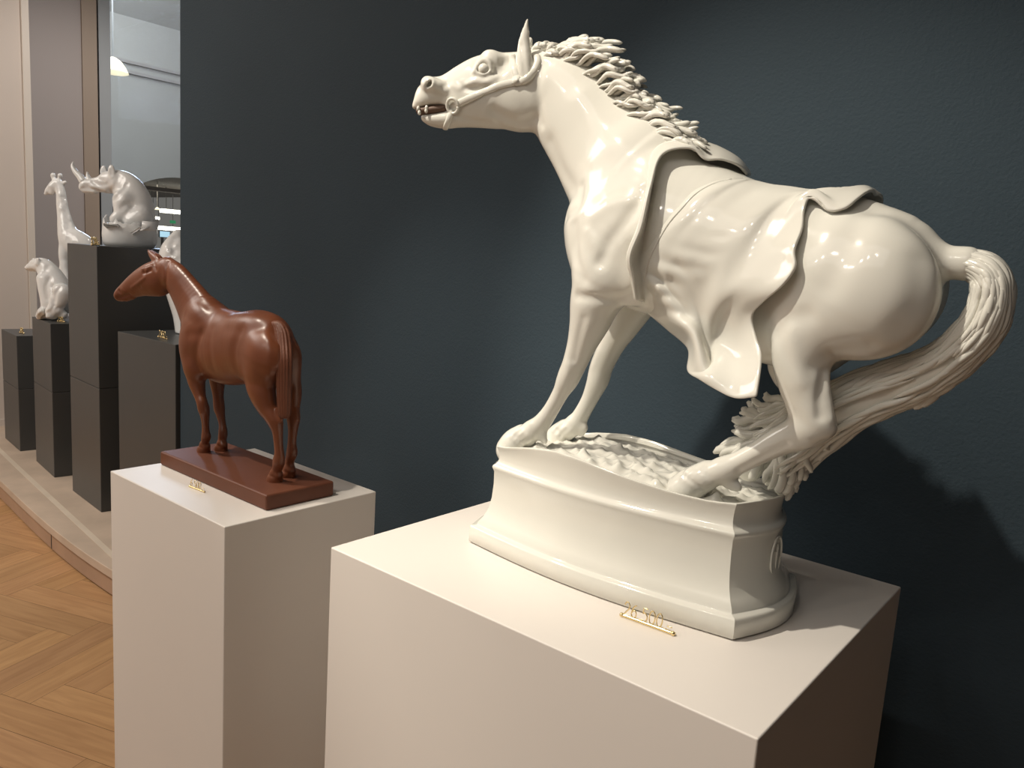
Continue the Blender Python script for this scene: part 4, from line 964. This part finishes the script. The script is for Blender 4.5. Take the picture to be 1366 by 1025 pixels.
def giraffe(C, P, L, root):
    C.add([P(69, 257, 3.6, 1.), P(71, 251, 5.2, .95), P(74, 246, 6, .9), P(76, 244, 5.6, .9)], .01, L)                  # head
    C.add([P(61, 258.5, 2.4, 1.), P(65, 254, 4.4, .9), P(71, 248, 5.8, .9)], .01, L)
    C.add([P(78, 246, 5.6, .9), P(81, 257, 6.2, .85), P(83, 275, 7.3, .8), P(86, 292, 9, .8), P(89, 306, 11.5, .8), P(94, 318, 15, .8), P(103, 325, 17, .8), P(112, 331, 16, .8), P(118, 345, 14, .8)], .012, L)
    for (a, b) in (((77, 245), (80, 234.5)), ((72.5, 245), (70.5, 234))):
        C.add([P(*a, 2.3, 1.), P(*b, 2.1, 1.), P(b[0]+.2, b[1]-.3, 3.4, 1.)], .004, L)
    for a in ((85, 245), (68, 238)):
        C.add([P(79, 246, 1.8), P((79+a[0])/2, (246+a[1])/2, 3.4, .6), P(a[0]+2, a[1]-2, 2.6, .6)], .004, L)
    # legs behind the polar bear
    C.add([P(89, 322, 9, .9), P(86, 338, 7.5, .9), P(85, 350, 5.4), P(88, 368, 4.4), P(92, 385, 4.2), P(93.5, 402, 3.6), P(93, 422, 3.4), P(93, 430, 4.2)], .01, L)
    C.add([P(86, 352, 5.2), P(80, 368, 3.8), P(78, 380, 3.4), P(82, 398, 3.2), P(84, 430, 3.8)], .01, L)
    C.add([P(118, 345, 10), P(114, 370, 6), P(112, 400, 4), P(113, 430, 4)], .01, L); C.add([P(124, 345, 10), P(122, 370, 6), P(121, 400, 4), P(121, 430, 4)], .01, L)
    def on(pts): return [x for x in (C.hit(*p) for p in pts) if x is not None]
    for i in range(13):
        q = C.hit(84.5+i*.55+1.0*(i % 2), 262+i*3.6)
        if q is not None: C.crease([q], .011, .008)
    for i in range(50):
        q = C.hit(random.uniform(78, 108), random.uniform(258, 327))
        if q is not None: C.crease([q], .010, -.0035)
    for pts, w_, d in (([(60, 258.5), (64, 258)], .006, .006), ([(64, 249.5), (67, 248.5)], .006, -.008)):
        q = on(pts)
        if len(q) > 1: C.crease(q, w_, d)
gq = np.array([qs[0], qs[2]]).mean(0)
zg = EYE-.530
GD = float((np.array([gq[0], gq[1], zg])-CAM)@FW)
gp = at_d(100, 330, GD+.1)
figure('giraffe_figurine', 'white porcelain giraffe rising between the polar bear and the rhino', 'giraffe figurine', (gp[0], gp[1], zg), ((92, 335), np.array([.40, .40, .64])), .0072, GD+.1, giraffe)

def bear(C, P, L, root):
    C.add([P(41, 356, 5, 1.), P(48, 354, 8.6, .95), P(54, 354, 10, .95), P(60, 357, 11.5, .9), P(66, 366, 14.5, .85), P(71, 378, 18, .85), P(76, 390, 20, .85), P(80, 402, 19, .85)], .02, L)
    C.add([P(36, 358, 3.4, 1.1), P(42, 357, 5.4, 1.)], .01, L)
    C.add([P(58, 372, 9, .8, -.05), P(58, 386, 7, .8, -.06), P(60, 398, 6.5, .8, -.06), P(61, 410, 6, .9, -.06)], .016, L)
    C.add([P(82, 392, 14, .8, -.09), P(76, 405, 10, .8, -.10), P(68, 414, 6.5, .9, -.10)], .016, L)
    C.add([P(50, 352, 3, .7, -.045), P(51, 346, 2.6, .7, -.045)], .006, L); C.add([P(44, 348, 2.2, .7, .03), P(45, 346, 2.2, .7, .03)], .006, L)
    for i in range(40):
        a = random.random(); C.add([P(52+a*34, 423-random.random()*12*(1-abs(a-.45)), random.uniform(3.5, 6), 1., random.uniform(-.10, .06))], .012, L)
    def on(pts): return [x for x in (C.hit(*p) for p in pts) if x is not None]
    for pts, w_, d in (([(33, 360), (38, 361), (43, 361)], .008, .008), ([(41, 352.5), (43, 352)], .007, .007), ([(52, 366), (58, 364), (64, 356)], .014, .010), ([(70, 382), (69, 395), (72, 408)], .012, .012), ([(66, 372), (62, 385), (64, 398)], .012, .008), ([(80, 384), (74, 392), (73, 402)], .01, .01)):
        q = on(pts)
        if len(q) > 1: C.crease(q, w_, d)
    for i in range(16):
        x = 50+i*2.1; q = on([(x, 424-random.random()*3), (x+4, 416), (x+7+random.random()*3, 408+random.random()*5)])
        if len(q) > 1: C.crease(q, .008, .009*(1 if i % 2 else -1))
figure('polar_bear_figurine', 'white porcelain polar bear sitting on rocks on a charcoal plinth', 'bear figurine', (gq[0], gq[1], zg), ((66, 386), np.array([.26, .26, .25])), .0062, GD-.1, bear)

def seal(C, P, L, root):
    C.add([P(236, 318, 9, .9), P(235, 330, 16, .9), P(238, 345, 25, .9), P(246, 365, 30, .9), P(254, 395, 29, .9), P(259, 425, 26, .9), P(262, 470, 24, .9)], .02, L)
    C.add([P(238, 313, 7, .8)], .01, L)
    def on(pts): return [x for x in (C.hit(*p) for p in pts) if x is not None]
    q = on([(222, 334), (225, 331), (228.5, 334), (225, 337.5), (222, 334)])
    if len(q) > 2: C.crease(q, .006, -.006)
    for pts, w_, d in (([(233, 318), (229, 326), (231, 334)], .014, .010), ([(232, 338), (236, 332), (240, 334)], .014, .010), ([(224, 343), (232, 348), (240, 346)], .012, .006), ([(229, 322), (233, 322)], .008, -.006)):
        q = on(pts)
        if len(q) > 1: C.crease(q, w_, d)
mq = np.mean(np.array(qm), 0)
SD = float(((at(240, 400, 2.0)-CAM)@FW))
figure('animal_figurine', 'white porcelain figure half hidden behind the brown horse neck', 'animal figurine', (mq[0], mq[1], ZM), ((248, 385), np.array([.20, .20, .36])), .006, SD, seal)
# ================================================================== light
w = bpy.data.worlds.new('room_ambient'); sc.world = w; w.use_nodes = True
w.node_tree.nodes['Background'].inputs[0].default_value = (1, .93, .86, 1); w.node_tree.nodes['Background'].inputs[1].default_value = .16
def spot(name, P, T, power, size_deg, radius, col=(1, .90, .74), blend=.5):
    L = bpy.data.lights.new(name, 'SPOT'); L.energy = power; L.spot_size = math.radians(size_deg); L.spot_blend = blend; L.shadow_soft_size = radius; L.color = col
    o = bpy.data.objects.new(name, L); COL.objects.link(o); o.location = P
    d = Vector(T)-Vector(P); o.rotation_euler = d.to_track_quat('-Z', 'Y').to_euler(); return o
def area(name, P, T, power, sx, sy, col=(1, .93, .84)):
    L = bpy.data.lights.new(name, 'AREA'); L.energy = power; L.shape = 'RECTANGLE'; L.size = sx; L.size_y = sy; L.color = col
    o = bpy.data.objects.new(name, L); COL.objects.link(o); o.location = P
    d = Vector(T)-Vector(P); o.rotation_euler = d.to_track_quat('-Z', 'Y').to_euler(); return o
spot('ceiling_spot_white_horse', (-1.62, -.04, 3.5), (-.65, 1.25, 1.45), 250, 46, .03, (1, .91, .77), .6)
spot('ceiling_spot_brown_horse', (-2.6, .1, 3.6), (-1.68, 1.12, 1.25), 155, 37, .035, (1, .90, .76), .6)
for k, x in enumerate((-.9, -.3, .3, .9)):
    spot('track_spot', (x-1.2, -1.6+.25*k, 3.3), (-1.2+x*.3, .9, .9), 12, 60, .04, (1, .92, .80), .8)
area('room_fill', (-3.0, -2.0, 3.85), (-3.0, -2.0, 0), 74, 7.0, 2.8, (1, .93, .86))  # added soft fill standing in for the room's general light
area('platform_fill', (-5.2, -.1, 3.85), (-5.2, 1.0, .3), 110, 2.6, 2.2, (1, .93, .85))  # added fill, brightens the platform and the charcoal plinth fronts
spot('floor_fill_spot', (-3.9, -.6, 3.7), (-3.6, 1.0, 0), 90, 62, .05, (1, .93, .84), .9)  # added spot to brighten the parquet, no known fixture
spot('bay_fill_spot', (-4.6, 3.0, 3.7), (-7.0, 2.6, 1.7), 120, 80, .05, (1, .93, .87), .8)  # added spot to lift the dark bay wall
area('arcade_daylight', (-8.6, CYC-1.5, 4.3), (-9.6, CYC+.5, 1.5), 66, 2.2, 2.2, (.90, .95, 1))
area('rhino_blue_fill', (-8.3, 4.3, 3.4), (-4.4, 2.0, 1.75), 80, 1.2, 1.2, (.62, .76, 1))  # added bluish light aimed through the window at the rhino's back
area('shop_fill', (-15, CYC+.5, EYE+.95), (-15, CYC+.5, 0), 70, 3, 3, (1, .85, .65))  # added unseen light that brightens the shop interior
vs = sc.view_settings; vs.view_transform = 'Standard'; vs.look = 'None'; vs.exposure = 0; vs.gamma = 1; vs.use_curve_mapping = False
